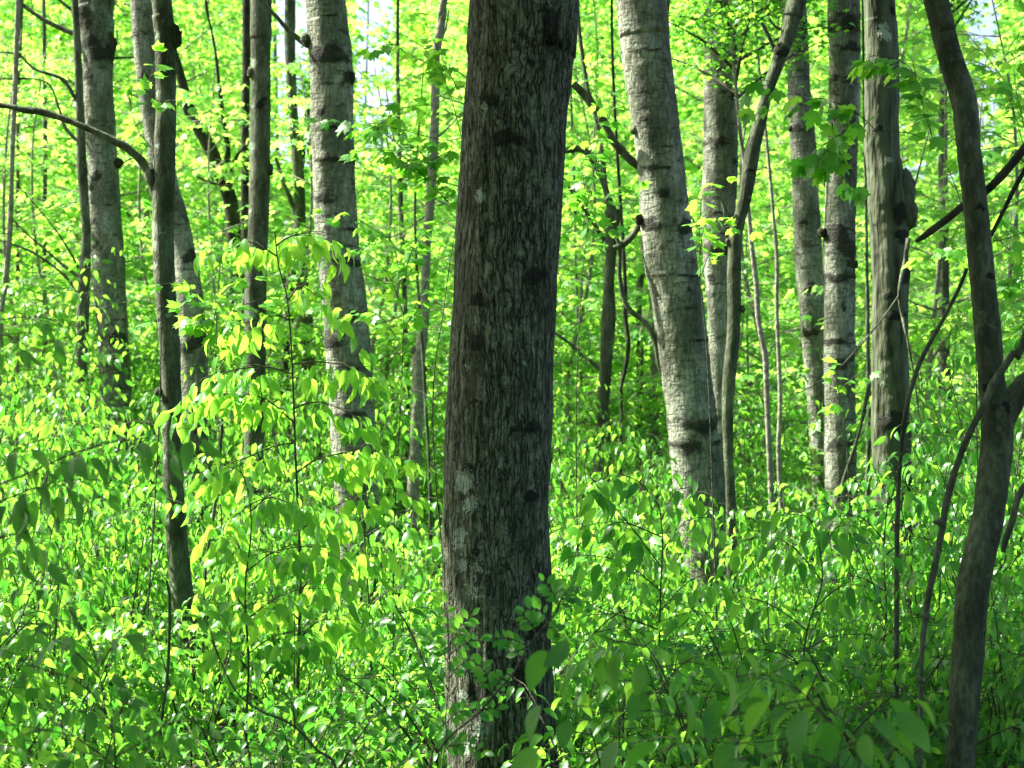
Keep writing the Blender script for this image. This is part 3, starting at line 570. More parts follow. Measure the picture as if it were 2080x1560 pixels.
# dark, thin and distant trunks
B_ = 'dark'
tree('oak_tree', 'crooked near black trunk weaving behind the straight grey trunk at left',
     [(355, 375, 150), (366, 388, 205), (385, 412, 250), (412, 440, 300), (428, 456, 340), (447, 476, 385), (456, 486, 430), (460, 490, 480), (466, 494, 530), (470, 498, 600), (472, 500, 700), (474, 502, 800), (476, 506, 920)],
     18, 'dark', top=9, seed=20, crown=1, branches=[[(458, 380, 8), (425, 370, 6), (400, 358, 4)], [(470, 350, 9), (480, 320, 7), (500, 290, 4)], [(462, 330, 13), (462, 295, 11), (452, 230, 9), (446, 180, 8), (435, 90, 6), (420, 20, 5), (415, -40, 4)]])
tree('oak_tree', 'brown ridged trunk seen between the big aspen and the straight grey trunk',
     [(578, 600, -20), (577, 599, 60), (580, 601, 140), (586, 606, 240), (594, 617, 340), (598, 621, 440), (590, 622, 520), (602, 634, 620), (608, 639, 700), (616, 645, 780), (626, 650, 860), (630, 655, 960)],
     17, 'smooth', seed=21, branches=[[(612, 500, 12), (595, 420, 10), (575, 370, 9), (560, 320, 7)], [(640, 540, 8), (628, 530, 7), (622, 500, 5)], [(608, 640, 10), (590, 600, 9), (575, 560, 7)]])
tree('oak_tree', 'narrow dark trunk peeking out left of the straight grey trunk top',
     [(492, 510, -20), (492, 510, 80), (491, 508, 170), (490, 506, 260), (489, 506, 400), (492, 510, 560), (496, 516, 700), (540, 556, 760), (560, 575, 860)][:6], 20, 'dark', seed=22)
tree('ironwood_tree', 'stubby forked trunk with a broken top right of the centre trunk',
     [(1226, 1244, 405), (1228, 1256, 435), (1228, 1257, 470), (1229, 1252, 520), (1225, 1247, 590), (1221, 1246, 660), (1219, 1244, 720), (1214, 1240, 790), (1211, 1233, 850), (1206, 1227, 900), (1204, 1227, 960), (1200, 1226, 1060)],
     14, 'smooth', top=0, seed=23, crown=None, ns=24, branches=[('black curled broken limb', [(1240, 440, 16), (1235, 400, 12), (1222, 362, 12), (1208, 330, 16), (1192, 310, 16), (1178, 302, 13), (1160, 304, 15), (1146, 306, 12)]),
        [(1228, 490, 10), (1210, 460, 8), (1190, 430, 7), (1165, 395, 6), (1143, 358, 5)], [(1219, 752, 8), (1195, 730, 7), (1160, 700, 6), (1124, 675, 6), (1100, 665, 5)], [(1250, 470, 10), (1256, 445, 9), (1258, 425, 9)], [(1242, 700, 9), (1247, 640, 8), (1242, 560, 7), (1238, 500, 6)]])
tree('sapling_tree', 'thin crooked dark stem left of the stout leaning aspen',
     [(1264, 1272, 540), (1266, 1275, 640), (1272, 1281, 700), (1266, 1274, 750), (1258, 1265, 790), (1259, 1265, 836), (1258, 1264, 930)], 14.5, 'dark', top=6, seed=24, ns=10, crown=None)
for k, (lab, pts, d, kind, tp) in enumerate([
    ('thin straight stem nearest the stub trunk on its right', [(1301, 1316, 500), (1297, 1311, 540), (1290, 1304, 620), (1293, 1307, 700), (1292, 1307, 800), (1290, 1306, 880), (1290, 1306, 980)], 17, 'smooth', 7),
    ('short speckled stem tight against the left of the stout leaning aspen', [(1318, 1336, 560), (1320, 1338, 700), (1320, 1338, 760), (1317, 1335, 820), (1320, 1338, 880), (1320, 1340, 960)], 16, 'aspen', 8),
    ('pencil thin pole between the centre trunk and the stub trunk', [(1166, 1172, -20), (1172, 1181, 60), (1188, 1196, 170), (1206, 1217, 240), (1218, 1229, 320), (1226, 1234, 380), (1228, 1236, 460)], 15.5, 'smooth', 8),
    ('faint thin pole close beside the right edge of the centre trunk', [(1164, 1170, 400), (1166, 1172, 534), (1172, 1179, 685), (1176, 1183, 760), (1180, 1187, 837), (1182, 1190, 950)], 19, 'smooth', 9),
    ('slim tan sapling with a kink, left of the close aspen pair', [(1512, 1520, 380), (1516, 1525, 430), (1522, 1532, 500), (1531, 1542, 580), (1534, 1545, 640), (1542, 1553, 690), (1549, 1561, 730), (1552, 1563, 803), (1556, 1568, 900), (1560, 1572, 1000), (1565, 1577, 1120), (1567, 1578, 1200)], 12, 'pale', 5),
    ('second slim sapling just left of the close aspen pair', [(1548, 1554, 220), (1558, 1565, 330), (1566, 1573, 420), (1574, 1582, 527), (1574, 1582, 635), (1580, 1589, 803), (1577, 1586, 920), (1582, 1592, 1050), (1584, 1594, 1180)], 12.6, 'pale', 6),
    ('pale pole showing between the darker aspen and the burl trunk', [(1757, 1763, 480), (1758, 1766, 600), (1758, 1767, 700), (1760, 1770, 850), (1757, 1767, 1000), (1756, 1770, 1100)], 12, 'smooth', 7),
    ('leaning olive pole between the darker aspen and the burl trunk', [(1765, 1773, 765), (1752, 1760, 830), (1738, 1745, 890), (1718, 1726, 950), (1702, 1709, 1000), (1690, 1697, 1040), (1670, 1677, 1120)], 10.5, 'smooth', 3.0),
    ('mossy stump of a trunk in the gap left of the forked trunk', [(1906, 1930, 660), (1905, 1930, 720), (1905, 1932, 800), (1906, 1930, 880), (1908, 1934, 960)], 15, 'smooth', 6),
    ('thin grey pole at the far left edge of the picture', [(25, 36, 180), (20, 31, 290), (18, 28, 380), (14, 26, 460), (10, 22, 520), (4, 16, 580), (-3, 8, 640), (-8, 4, 760)], 15, 'pale', 8),
    ('faint pole high up near the top left corner', [(38, 46, 60), (36, 44, 130), (33, 40, 195), (32, 40, 320)], 19, 'smooth', 9),
    ('slim pole in the gap left of the far left aspen', [(86, 94, 90), (87, 96, 240), (87, 96, 360), (84, 94, 480), (86, 96, 620), (86, 97, 760)], 19, 'smooth', 9),
    ('dim brown stem left of the kinked thin trunk', [(818, 828, 640), (820, 832, 720), (822, 833, 800), (823, 834, 900), (822, 832, 960)], 17, 'smooth', 7),
    ('twin thin stem close right of the kinked thin trunk', [(858, 865, 760), (862, 869, 840), (866, 873, 900), (870, 877, 1000)], 14, 'smooth', 4),
    ('slender grey stem beside the drooping leaf sapling', [(452, 459, 800), (447, 453, 880), (440, 447, 960), (434, 441, 1020), (420, 427, 1110), (412, 418, 1200), (412, 418, 1280), (405, 411, 1360)], 8.4, 'smooth', 1.65),
    ('pale forked stem low between the leaning trunk and left edge', [(336, 341, 1180), (341, 347, 1200), (341, 347, 1300), (334, 341, 1400), (326, 332, 1450)], 7.0, 'smooth', 1.0),
    ('brown ridged stem behind the straight grey trunk foot', [(585, 603, 560), (578, 598, 640), (572, 590, 720), (566, 586, 820), (540, 560, 900)], 18, 'dark', 5),
    ('dark stem in the shade under the burl trunk', [(1838, 1852, 1060), (1840, 1855, 1160), (1842, 1858, 1300), (1838, 1854, 1420)], 8.6, 'dark', 1.3)]):
    tree('young_tree', lab, pts, d, kind, top=tp, crown=(None if tp < 5 else k), crown_scale=.45, ns=12, step=.05, seed=30 + k)

# ------------------------------------------------------------------ growers for leafy plants
def spray(b, r, p0, dirv, L, nl_sp, tm, size, tilt=0.6, droop=0.3, rad=0.004, pair=True, ns=3, hang=0.5, varb=0.5):
    """one twig with leaves along it"""
    dirv = dirv / np.linalg.norm(dirv)
    p1 = p0 + dirv * L * .5 + np.array([0, 0, -.06 * L * droop]); p2 = p0 + dirv * L + np.array([0, 0, -.5 * L * droop])
    path = spline([p0, p1, p2], 4); b.tube(path, np.array([rad, rad * .8, rad * .6, rad * .35]), ns)
    m = max(2, int(L / nl_sp)); s = np.linspace(.12, 1.0, m)
    idx = s * 3; i0 = np.minimum(idx.astype(int), 2); f = (idx - i0)[:, None]; c = path[i0] * (1 - f) + path[i0 + 1] * f
    side = np.cross(dirv, [0, 0, 1.0]); side /= max(np.linalg.norm(side), 1e-6)
    P_, A_, N_ = [], [], []
    for q, (cc, ss) in enumerate(zip(c, s)):
        for sg in ((-1, 1) if pair else ((-1) ** q,)):
            if ss > .97: ax = dirv + side * r.uniform(-.4, .4)
            else: ax = dirv * r.uniform(.25, .8) + side * sg * r.uniform(.6, 1.1)
            ax = ax + np.array([0, 0, -hang * r.uniform(.4, 1.5)])
            P_.append(cc + ax * size * r.uniform(.15, .45)); A_.append(ax)
            n = np.array([r.normal(0, tilt), r.normal(0, tilt), 1.0]) + ax * .2; N_.append(n)
    m = len(P_)
    b.leafs(tm, np.array(P_), np.array(A_), np.array(N_), size * r.uniform(.65, 1.2, m), np.clip(r.normal(varb, .25, m), 0, 1))

def grow_maple(seed, H, nb, Lmax, tm, size, low=0.12, trunk_r=0.05, sp=0.10, leafmat=None, tw=(7, 11), hang=.55, dens=1.0):
    r = np.random.default_rng(seed)
    k = max(5, int(H)); tp = np.array([[0.12 * H / 8 * math.sin(i * 1.1 + seed) * (i > 0), 0.12 * math.cos(i * 1.7 + seed) * (i > 0), H * i / k, trunk_r * (1 - .85 * i / k) * (1.25 if i == 0 else 1)] for i in range(k + 1)])
    path = spline(tp, k * 5); b = Bag(); wood = Bag()
    wood.tube(path[:, :3], path[:, 3], 8)
    for q in range(nb):
        t = low + (1 - low) * (q + r.uniform(0, 1)) / nb; i = min(int(t * (len(path) - 1)), len(path) - 2); p0 = path[i, :3]
        az = q * 2.4 + r.uniform(-.4, .4); el = r.uniform(.15, .65); L = Lmax * (1 - .65 * t) * r.uniform(.6, 1.1)
        d = np.array([math.cos(az) * math.cos(el), math.sin(az) * math.cos(el), math.sin(el)])
        bp = spline([p0, p0 + d * L * .4, p0 + d * L * .75 + np.array([0, 0, -.02 * L]), p0 + d * L + np.array([0, 0, -.10 * L])], 9)
        r0 = max(.006, min(path[i, 3] * .55, .022)); wood.tube(bp, np.linspace(r0, r0 * .25, 9), 4)
        nt = int(r.integers(*tw) * L / Lmax * 1.2) + 2; sd = np.cross(d, [0, 0, 1.0]); sd /= np.linalg.norm(sd)
        for w in range(nt):
            s = .22 + .78 * (w + .5) / nt; ii = min(int(s * 8), 7); pp = bp[ii]
            dd = d * .7 + sd * (1 if w % 2 else -1) * r.uniform(.5, 1.1) + np.array([0, 0, r.uniform(-.25, .3)])
            if w == nt - 1: dd = d + np.array([0, 0, -.1])
            spray(b, r, pp, dd, r.uniform(.3, .6) * (.6 + .4 * L), sp / dens, tm, size, hang=hang, droop=.4)
    return wood.mesh('trunk', M_POLE, M_MAPLE), b.mesh('crown', M_POLE, leafmat or M_MAPLE)

def grow_shrub(seed, H, W, stems, tm, size, leafmat, sp=.055, pair=False, hang=.7, tilt=.55, varb=.5, low=.25):
    r = np.random.default_rng(seed); b = Bag(); wood = Bag()
    for s in range(stems):
        az = s * 2.4 + r.uniform(-.5, .5); sprd = W * .5 * r.uniform(.25, 1.0); h = H * r.uniform(.65, 1.0)
        o = np.array([math.cos(az), math.sin(az), 0])
        bp = spline([o * .03, o * sprd * .35 + np.array([0, 0, h * .45]), o * sprd * .8 + np.array([0, 0, h * .85]), o * sprd * 1.1 + np.array([0, 0, h])], 10)
        wood.tube(bp, np.linspace(.007, .002, 10), 5)
        nt = int(h / .10)
        for w in range(nt):
            t = low + (1 - low) * (w + .5) / nt; i = min(int(t * 9), 8); f = t * 9 - i; pp = bp[i] * (1 - f) + bp[i + 1] * f
            a2 = w * 2.4 + s + r.uniform(-.4, .4); dd = np.array([math.cos(a2), math.sin(a2), r.uniform(-.12, .28)])
            spray(b, r, pp, dd, r.uniform(.20, .46) * (.8 + .4 * W) * (1.15 - .5 * t), sp, tm, size * r.uniform(.8, 1.15), tilt=tilt, hang=hang, pair=pair, rad=.0022, droop=.7, varb=np.clip(varb + r.normal(0, .15), .05, .95))
    return wood.mesh('stems', M_STEM, leafmat), b.mesh('foliage', M_STEM, leafmat)

# background young maples: prototypes, then copies that share mesh data
BGP = [grow_maple(101, 9.5, 46, 2.4, MAPLE_FAR, .12, leafmat=M_FAR_HAZE, trunk_r=.06),
       grow_maple(102, 7.0, 38, 2.0, MAPLE_FAR, .11, leafmat=M_FAR_HAZE, trunk_r=.035, low=.08),
       grow_maple(103, 11.5, 54, 2.8, MAPLE_FAR, .13, leafmat=M_FAR_HAZE, trunk_r=.055),
       grow_maple(104, 4.5, 26, 1.5, MAPLE_LO, .085, leafmat=M_FAR_HAZE, trunk_r=.03, low=.06),
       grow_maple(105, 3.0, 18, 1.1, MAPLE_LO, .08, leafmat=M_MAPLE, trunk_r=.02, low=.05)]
rr = random.Random(77)
def wedge(d): return d * math.tan(HFOV / 2)
SKY = [(565, 620), (730, 790), (1970, 2020)]      # azimuths where the photo opens to the sky
def near_open(x, y, R):
    px = 1040 + x / y * F
    return any(a - R * F / y < px < b + R * F / y for a, b in SKY)
SECT = [(160, 'at the far left edge'), (330, 'behind the far left aspen'), (500, 'right of the leaning trunk'), (620, 'near the straight grey trunk'), (780, 'near the big left aspen'), (1040, 'just left of the centre trunk'),
        (1230, 'just right of the centre trunk'), (1420, 'near the stout leaning aspen'), (1600, 'near the snaking grey trunk'), (1750, 'near the close aspen pair'), (1900, 'near the burl trunk'), (99999, 'at the far right edge')]
def sector(x, y):
    px = 1040 + x / y * F
    return next(nm for lim, nm in SECT if px < lim)
placed = []
def place_bg(n, y0, y1, protos, mind, zone):
    c = 0; tries = 0
    while c < n and tries < n * 60:
        tries += 1
        y = math.sqrt(rr.uniform(y0 * y0, y1 * y1)); x = rr.uniform(-1, 1) * (wedge(y) + 1.6)
        if any((x - a) ** 2 + (y - b_) ** 2 < mind * mind for a, b_ in placed): continue
        k = rr.choice(protos)
        if k in (0, 1, 2) and near_open(x, y, .9 if y > 24 else .5): k = 4 if y < 30 else 3
        side = 'left of' if x < 0 else 'right of'
        placed.append((x, y)); c += 1
        s = rr.uniform(.85, 1.15)
        lab = '%s %s' % (zone, sector(x, y))
        t = thing('young_maple', lab, 'tree', (x, y, gz(x, y) - .02), lab, rr.uniform(0, 6.28), s)
        part('trunk', BGP[k][0], t); part('crown', BGP[k][1], t)
place_bg(46, 15.2, 21, (3, 4, 4, 4), .85, 'low leafy maple sapling in the middle distance')
place_bg(60, 19, 29, (0, 1, 3, 3, 4), 1.25, 'slender young maple deep in the wood')
place_bg(100, 28, 43, (0, 2, 2, 1, 3), 1.5, 'slender maple far back in the wood')

for k, (px, d, q) in enumerate([(400, 16.5, 4), (470, 17, 4), (440, 17.4, 3), (570, 16.2, 4), (610, 16.4, 3), (800, 16.8, 3), (90, 16.5, 3), (20, 15.8, 3), (1180, 16.2, 3), (1340, 17.2, 4), (1530, 15.4, 3), (1900, 13.6, 3), (2040, 13.2, 3)]):
    x = (px - 1040) / F * d; lab = 'broad leafy maple sapling behind the main trunks %s' % sector(x, d)
    t = thing('young_maple', lab, 'tree', (x, d, gz(x, d) - .02), lab, k * 1.7, 1.0); part('trunk', BGP[q][0], t); part('crown', BGP[q][1], t)

# the far-off wood that reads as one mass of leaves
b = Bag(); r = np.random.default_rng(9)
n = 170000
yy = np.sqrt(r.uniform(43 ** 2, 62 ** 2, n)); xx = r.uniform(-1, 1, n) * (yy * .268 + 3); zz = r.uniform(0, 1, n) ** .85 * 15
keep = vnoise(np.stack([xx, yy * .5, zz * 1.6], -1) * .55) > -.25
px = 1040 + xx / yy * F; py = 780 - (zz - CAMH) / yy * F
for (a0, a1) in SKY: keep &= ~((px > a0 - 12) & (px < a1 + 12) & (py < 340) & (r.uniform(0, 1, n) < .97))
pos = np.stack([xx, yy, zz], -1)[keep]; m = len(pos)
az = r.uniform(0, 6.28, m); ax = np.stack([np.cos(az), np.sin(az), r.uniform(-1.2, 0, m)], -1); nor = np.stack([r.normal(0, .6, m), r.normal(0, .6, m), np.ones(m)], -1)
b.leafs(MAPLE_FAR, pos, ax, nor, r.uniform(.18, .32, m), r.uniform(0, 1, m))
for k in range(18):
    y = r.uniform(43, 62); x = r.uniform(-1, 1) * (y * .268 + 3); w = r.uniform(.04, .12)
    b.tube([[x, y, -.1], [x + r.normal(0, .2), y, 5], [x + r.normal(0, .4), y, 15]], [w, w * .8, w * .4], 6)
o = bpy.data.objects.new('distant_wood', b.mesh('distant wood', BARK['smooth'], M_FAR_HAZE)); col.objects.link(o); o['kind'] = 'stuff'; o['label'] = 'hazy bright green mass of the wood farthest away'; o['category'] = 'woodland'

# undergrowth shrubs
SHP = [grow_shrub(201, 1.0, 1.1, 8, OVAL_MID, .090, M_OVAL, hang=.7, sp=.040), grow_shrub(202, 1.2, 1.0, 7, OVAL_MID, .080, M_OVAL, varb=.7, hang=.9, sp=.036), grow_shrub(203, .8, 1.2, 9, OVAL_LO, .066, M_OVAL, sp=.032, hang=.4, varb=.3),
       grow_shrub(204, 1.1, 1.1, 7, MAPLE_LO, .07, M_MAPLE, sp=.06, pair=True, hang=.5)]
SHT = [grow_shrub(221, 1.9, 1.5, 9, OVAL_LO, .088, M_OVAL, sp=.042, hang=.9, varb=.6, low=.15), grow_shrub(222, 1.6, 1.5, 9, OVAL_LO, .080, M_OVAL, sp=.040, hang=1.0, varb=.5, low=.1), grow_shrub(223, 2.7, 1.5, 8, OVAL_LO, .084, M_OVAL, sp=.045, hang=.9, varb=.7, low=.1)]
SHF = [grow_shrub(211, 1.05, 1.3, 9, OVAL_FAR, .095, M_OVAL, sp=.05, varb=.7, hang=.8), grow_shrub(212, 1.3, 1.1, 7, OVAL_FAR, .09, M_FAR_HAZE, sp=.05, hang=.9), grow_shrub(213, .85, 1.4, 9, MAPLE_FAR, .085, M_MAPLE, sp=.07, pair=True, hang=.4)]
# (px0, px1, nearer than d, lowest top py): keep these stems in view
CLEAR = [(352, 432, 14, 1060), (885, 1150, 6.6, 1620), (318, 455, 9.5, 1440), (1850, 2060, 6.3, 1620), (670, 790, 11, 1120), (1360, 1520, 11, 1130), (1760, 1865, 9.5, 1130), (1600, 1760, 12.5, 1030), (820, 880, 14.5, 1000), (1200, 1240, 14, 960), (490, 545, 13, 930), (190, 270, 15.5, 880), (150, 200, 15, 900)]
def shrub_ok(x, y, W, H):
    px = 1040 + x / y * F; hw = W * .5 / y * F * .95
    top = 780 + (CAMH - H) / y * F
    for (a, b_, dm, lim) in CLEAR:
        if y < dm and px + hw > a and px - hw < b_ and top < lim: return min(H, (CAMH - (lim - 780) / F * y) * .82)
    return H
sp_placed = []
def place_shrubs(n, y0, y1, protos, mind, sc, kindname):
    c = tries = 0
    while c < n and tries < n * 50:
        tries += 1
        y = math.sqrt(rr.uniform(y0 * y0, y1 * y1)); x = rr.uniform(-1, 1) * (wedge(y) + .7)
        if any((x - a) ** 2 + (y - b_) ** 2 < mind * mind for a, b_ in sp_placed): continue
        if math.hypot(x - 0.02, y - 6.3) < .55 or abs(y - 6.3) < .6 and abs(x) < .5: continue
        k = rr.randrange(len(protos)); s = rr.uniform(*sc); H = (1.0, 1.2, .8, 1.1)[k] * s
        h2 = shrub_ok(x, y, 1.1 * s, H)
        if h2 < .25: continue
        if h2 < H: s *= h2 / H
        if s < .22: continue
        sp_placed.append((x, y)); c += 1
        side = 'left of' if x < 0 else 'right of'
        lab = '%s %s' % (kindname % ('lobed' if k == len(protos) - 1 else 'oval'), sector(x, y))
        t = thing('bush', lab, 'bush', (x, y, gz(x, y) - .02), lab, rr.uniform(0, 6.28), s)
        part('stems', protos[k][0], t); part('foliage', protos[k][1], t)
place_shrubs(34, 3.2, 6.5, SHP, .38, (.6, .95), 'shaded foreground bush of %s leaves')
place_shrubs(85, 6.5, 11, SHP, .38, (.6, 1.2), 'knee high bush of glossy %s leaves')
place_shrubs(30, 4.2, 10.5, SHP[:3], .30, (.38, .6), 'ankle high bush of small %s leaves')
place_shrubs(88, 11, 19, SHF, .5, (.65, 1.15), 'sunlit mid distance bush of %s leaves')
def arrays(me):
    v = np.empty(len(me.vertices) * 3, np.float32); me.vertices.foreach_get('co', v); l = np.empty(len(me.loops), np.int32); me.loops.foreach_get('vertex_index', l)
    ls = np.empty(len(me.polygons), np.int32); me.polygons.foreach_get('loop_start', ls); lt = np.empty(len(me.polygons), np.int32); me.polygons.foreach_get('loop_total', lt)
    tv = np.empty(len(me.vertices), np.float32); me.attributes['tint'].data.foreach_get('value', tv)
    T = l[ls[lt == 3][:, None] + np.arange(3)] if (lt == 3).any() else np.zeros((0, 3), int); Q = l[ls[lt == 4][:, None] + np.arange(4)] if (lt == 4).any() else np.zeros((0, 4), int)
    return v.reshape(-1, 3), T, Q, tv
src = [arrays(m_) for pr in SHF for m_ in pr]
b = Bag(); r = np.random.default_rng(19)
for k in range(150):
    y = math.sqrt(r.uniform(19 ** 2, 37 ** 2)); x = r.uniform(-1, 1) * (wedge(y) + .7); a_ = r.uniform(0, 6.28); q = int(r.integers(3)); sc = r.uniform(.8, 1.5)
    R_ = np.array([[math.cos(a_), -math.sin(a_), 0], [math.sin(a_), math.cos(a_), 0], [0, 0, 1]])
    for (v, T, Q, tv) in src[q * 2:q * 2 + 2]:
        b.V.append(v @ R_.T * sc + np.array([x, y, gz(x, y) - .02])); b.T.append(T + b.n); b.Q.append(Q + b.n); b.n += len(v); b.tv.append(tv); b.uv.append(np.zeros((len(v), 2)))
o = bpy.data.objects.new('distant_undergrowth', b.mesh('distant undergrowth', M_STEM, M_OVAL)); col.objects.link(o); o['kind'] = 'stuff'; o['label'] = 'bright distant undergrowth running together between the far trunks'; o['category'] = 'undergrowth'

for k, (px, d, H) in enumerate([(30, 11, 1.75), (105, 12.2, 1.8), (215, 12.5, 1.75), (300, 12, 1.65), (40, 8.6, 1.45), (245, 9.4, 1.45), (480, 9.8, 1.35), (130, 9.6, 1.5), (560, 11.6, 1.35), (790, 10.4, 1.2), (1235, 10.2, 1.4), (1165, 11.5, 1.4),
                                  (1280, 9.4, 1.15), (1560, 10.6, 1.2), (1640, 9.2, 1.2), (1740, 8.8, 1.2), (1890, 8.6, 1.45), (2030, 8.4, 1.5), (1960, 11, 1.6), (1690, 7.2, .95), (1560, 7.6, 1.0), (2060, 6.6, 1.2), (1180, 8.0, 1.0), (860, 9.2, 1.1), (70, 13.8, 2.7), (300, 16.6, 2.6), (570, 14.2, 2.3), (800, 15.2, 2.2), (1150, 13.2, 2.1), (1380, 15.6, 2.3), (1545, 13.8, 2.1), (1910, 12.2, 2.3), (2040, 10.4, 2.2), (640, 13.0, 1.8), (1280, 12.6, 1.6), (1900, 7.6, 1.3), (2000, 9.4, 1.8)]):
    x = (px - 1040) / F * d; q = 2 if H > 2 else k % 2; s_ = H / (1.9, 1.6, 2.7)[q]
    lab = '%s bush of drooping pointed leaves %s, %s' % ('tall leggy' if H > 2 else 'head high' if H > 1.4 else 'waist high', sector(x, d), 'nearer the camera' if d < 9 else 'mid distance' if d < 12 else 'farther back')
    t = thing('bush', lab, 'bush', (x, d, gz(x, d) - .02), lab, k * 1.9, s_)
    part('stems', SHT[q][0], t); part('foliage', SHT[q][1], t)

for k, (px, d, H) in enumerate([(160, 5.6, .72), (190, 5.6, .60), (290, 5.0, .55), (365, 5.0, .50), (425, 4.8, .52), (620, 6.1, .6), (140, 7.2, .7), (330, 7.0, .24), (395, 7.2, .24), (610, 7.1, .6), (120, 6.6, .8), (540, 5.6, .7), (100, 8.0, .95),
                                  (1180, 5.2, .7), (1260, 5.7, .75), (1340, 6.3, .75), (1420, 5.3, .7), (1510, 5.8, .75), (1600, 5.2, .65), (1700, 5.9, .75), (1790, 6.6, .8), (1150, 6.6, .75)]):
    x = (px - 1040) / F * d; q = k % 3; s_ = H / (1.0, 1.2, .8)[q]
    lab = 'small leafy seedling bush filling the %s floor %s' % ('nearest' if d < 5.9 else 'near', sector(x, d))
    t = thing('bush', lab, 'bush', (x, d, gz(x, d) - .02), lab, k * 1.3, s_)
    part('stems', SHP[q][0], t); part('foliage', SHP[q][1], t)

# ground cover nobody could count
b = Bag(); n = 26000
yy = np.sqrt(r.uniform(2.5 ** 2, 22 ** 2, n)); xx = r.uniform(-1, 1, n) * (yy * .268 + 1.0); zz = r.uniform(.03, .38, n) + np.array([gz(a_, c_) for a_, c_ in zip(xx, yy)])
az = r.uniform(0, 6.28, n); ax = np.stack([np.cos(az), np.sin(az), r.uniform(-.7, .3, n)], -1); nor = np.stack([r.normal(0, .4, n), r.normal(0, .4, n), np.ones(n)], -1)
b.leafs(OVAL_FAR, np.stack([xx, yy, zz], -1), ax, nor, r.uniform(.05, .11, n), r.uniform(0, 1, n))
b.tube([[0, 3, -.05], [0, 3, -.02]], [.002, .002], 3)
o = bpy.data.objects.new('ground_cover', b.mesh('ground cover', M_STEM, M_OVAL)); col.objects.link(o); o['kind'] = 'stuff'; o['label'] = 'low green seedlings covering the woodland floor'; o['category'] = 'ground cover'

# ------------------------------------------------------------------ hand placed leafy plants
def leafy(name, label, cat, d, stem, boughs, tm, size, leafmat, sp=.05, hang=.9, pair=False, tilt=.5, seed=0, stemw=6, varb=.5, twig=(.12, .3), root=None, ntw=None, side_amt=.8):
    """stem: (px,py[,d]) list from the root upwards; boughs: lists of (px,py[,d]) that carry leafy twigs"""
    r = np.random.default_rng(seed)
    g3 = lambda t: P(t[0], t[1], t[2] if len(t) > 2 else d)
    pts = [g3(t) for t in stem]
    p0 = pts[0]; gzz = gz(p0[0], p0[1])
    if root: pts = [np.array([*root, gz(*root) - .03])] + pts
    elif p0[2] > gzz: pts = [np.array([p0[0], p0[1], gzz - .03])] + pts
    base = pts[0].copy(); w = stemw / 2 / F * d
    t = thing(name, label, cat, base)
    wood = Bag(); pp = spline(np.array(pts) - base, max(8, len(pts) * 6)); wood.tube(pp, np.linspace(w * 1.2, w * .4, len(pp)), 7)
    part('stem', wood.mesh('stem', M_STEM, leafmat), t)
    for bi, bo in enumerate(boughs):
        b = Bag(); q = np.array([g3(u) for u in bo]) - base
        L = np.linalg.norm(np.diff(q, axis=0), axis=1).sum(); bp = spline(q, max(6, int(L / .04)))
        b.tube(bp, np.linspace(w * .55, w * .2, len(bp)), 5)
        nt = ntw or max(3, int(L / (sp * 1.8)))
        for k in range(nt):
            s = .08 + .92 * (k + .5) / nt; i = min(int(s * (len(bp) - 1)), len(bp) - 2); dv = bp[i + 1] - bp[i]; dv /= np.linalg.norm(dv)
            sd = np.cross(dv, [0, 0, 1.0]); sd /= max(np.linalg.norm(sd), 1e-3)
            dd = dv * .8 + sd * (1 if k % 2 else -1) * r.uniform(.3, 1.1) * side_amt + np.array([0, 0, r.uniform(-.15, .25)])
            spray(b, r, bp[i], dd, r.uniform(*twig), sp, tm, size, tilt=tilt, hang=hang, pair=pair, rad=.0016, droop=.5, varb=varb)
        part('leafy_branch', b.mesh('leafy branch', M_STEM, leafmat), t)
    return t

leafy('cherry_sapling', 'tall thin sapling with tiers of drooping sunlit pointed leaves left of the big aspen', 'sapling', 7.6,
      [(604, 1450), (607, 1300), (610, 1180), (605, 1030), (600, 920), (596, 800), (590, 680), (582, 600), (566, 540), (558, 470)],
      [[(596, 760), (540, 745), (470, 752), (430, 762), (400, 775)], [(598, 860), (540, 810), (470, 800), (440, 805)], [(592, 740), (640, 735), (700, 740), (750, 745)],
       [(600, 900), (560, 905), (500, 930), (450, 945), (420, 965)], [(603, 960), (650, 930), (700, 920), (760, 905, 7.9)], [(605, 1030), (550, 1010), (500, 1030), (480, 1050)], [(607, 1080), (660, 1040), (720, 1010), (760, 1000)],
       [(588, 650), (560, 640), (520, 650), (480, 660)], [(585, 610), (610, 580), (640, 600)], [(562, 520), (530, 500), (505, 490)], [(560, 500), (590, 480), (640, 470, 7.9)], [(608, 1150), (560, 1120), (500, 1130)], [(609, 1200), (660, 1150), (720, 1130)],
       [(598, 830), (640, 815), (690, 830), (730, 850)], [(609, 1260), (560, 1220), (500, 1230)], [(607, 1300), (650, 1260), (700, 1260)]],
      OVAL_MID, .086, M_MAPLE, sp=.025, hang=1.7, seed=41, stemw=7, varb=.75, twig=(.12, .30), tilt=.7)
leafy('cherry_sapling', 'bushy sunlit sapling with drooping leaves crowding the foot of the tall thin sapling', 'sapling', 7.0,
      [(500, 1480), (505, 1350), (498, 1200), (510, 1080), (505, 980)],
      [[(505, 1000), (490, 960), (470, 950)], [(507, 1040), (560, 1000), (620, 1010)], [(500, 1140), (480, 1100), (470, 1090)], [(502, 1160), (560, 1120), (640, 1110), (700, 1120)], [(500, 1240), (480, 1210), (475, 1200)], [(500, 1260), (570, 1210), (650, 1190)], [(503, 1330), (560, 1290), (640, 1280)], [(503, 1360), (480, 1330), (470, 1310)]],
      OVAL_MID, .082, M_OVAL, sp=.025, hang=1.6, seed=71, stemw=6, varb=.7, twig=(.1, .26), tilt=.7)
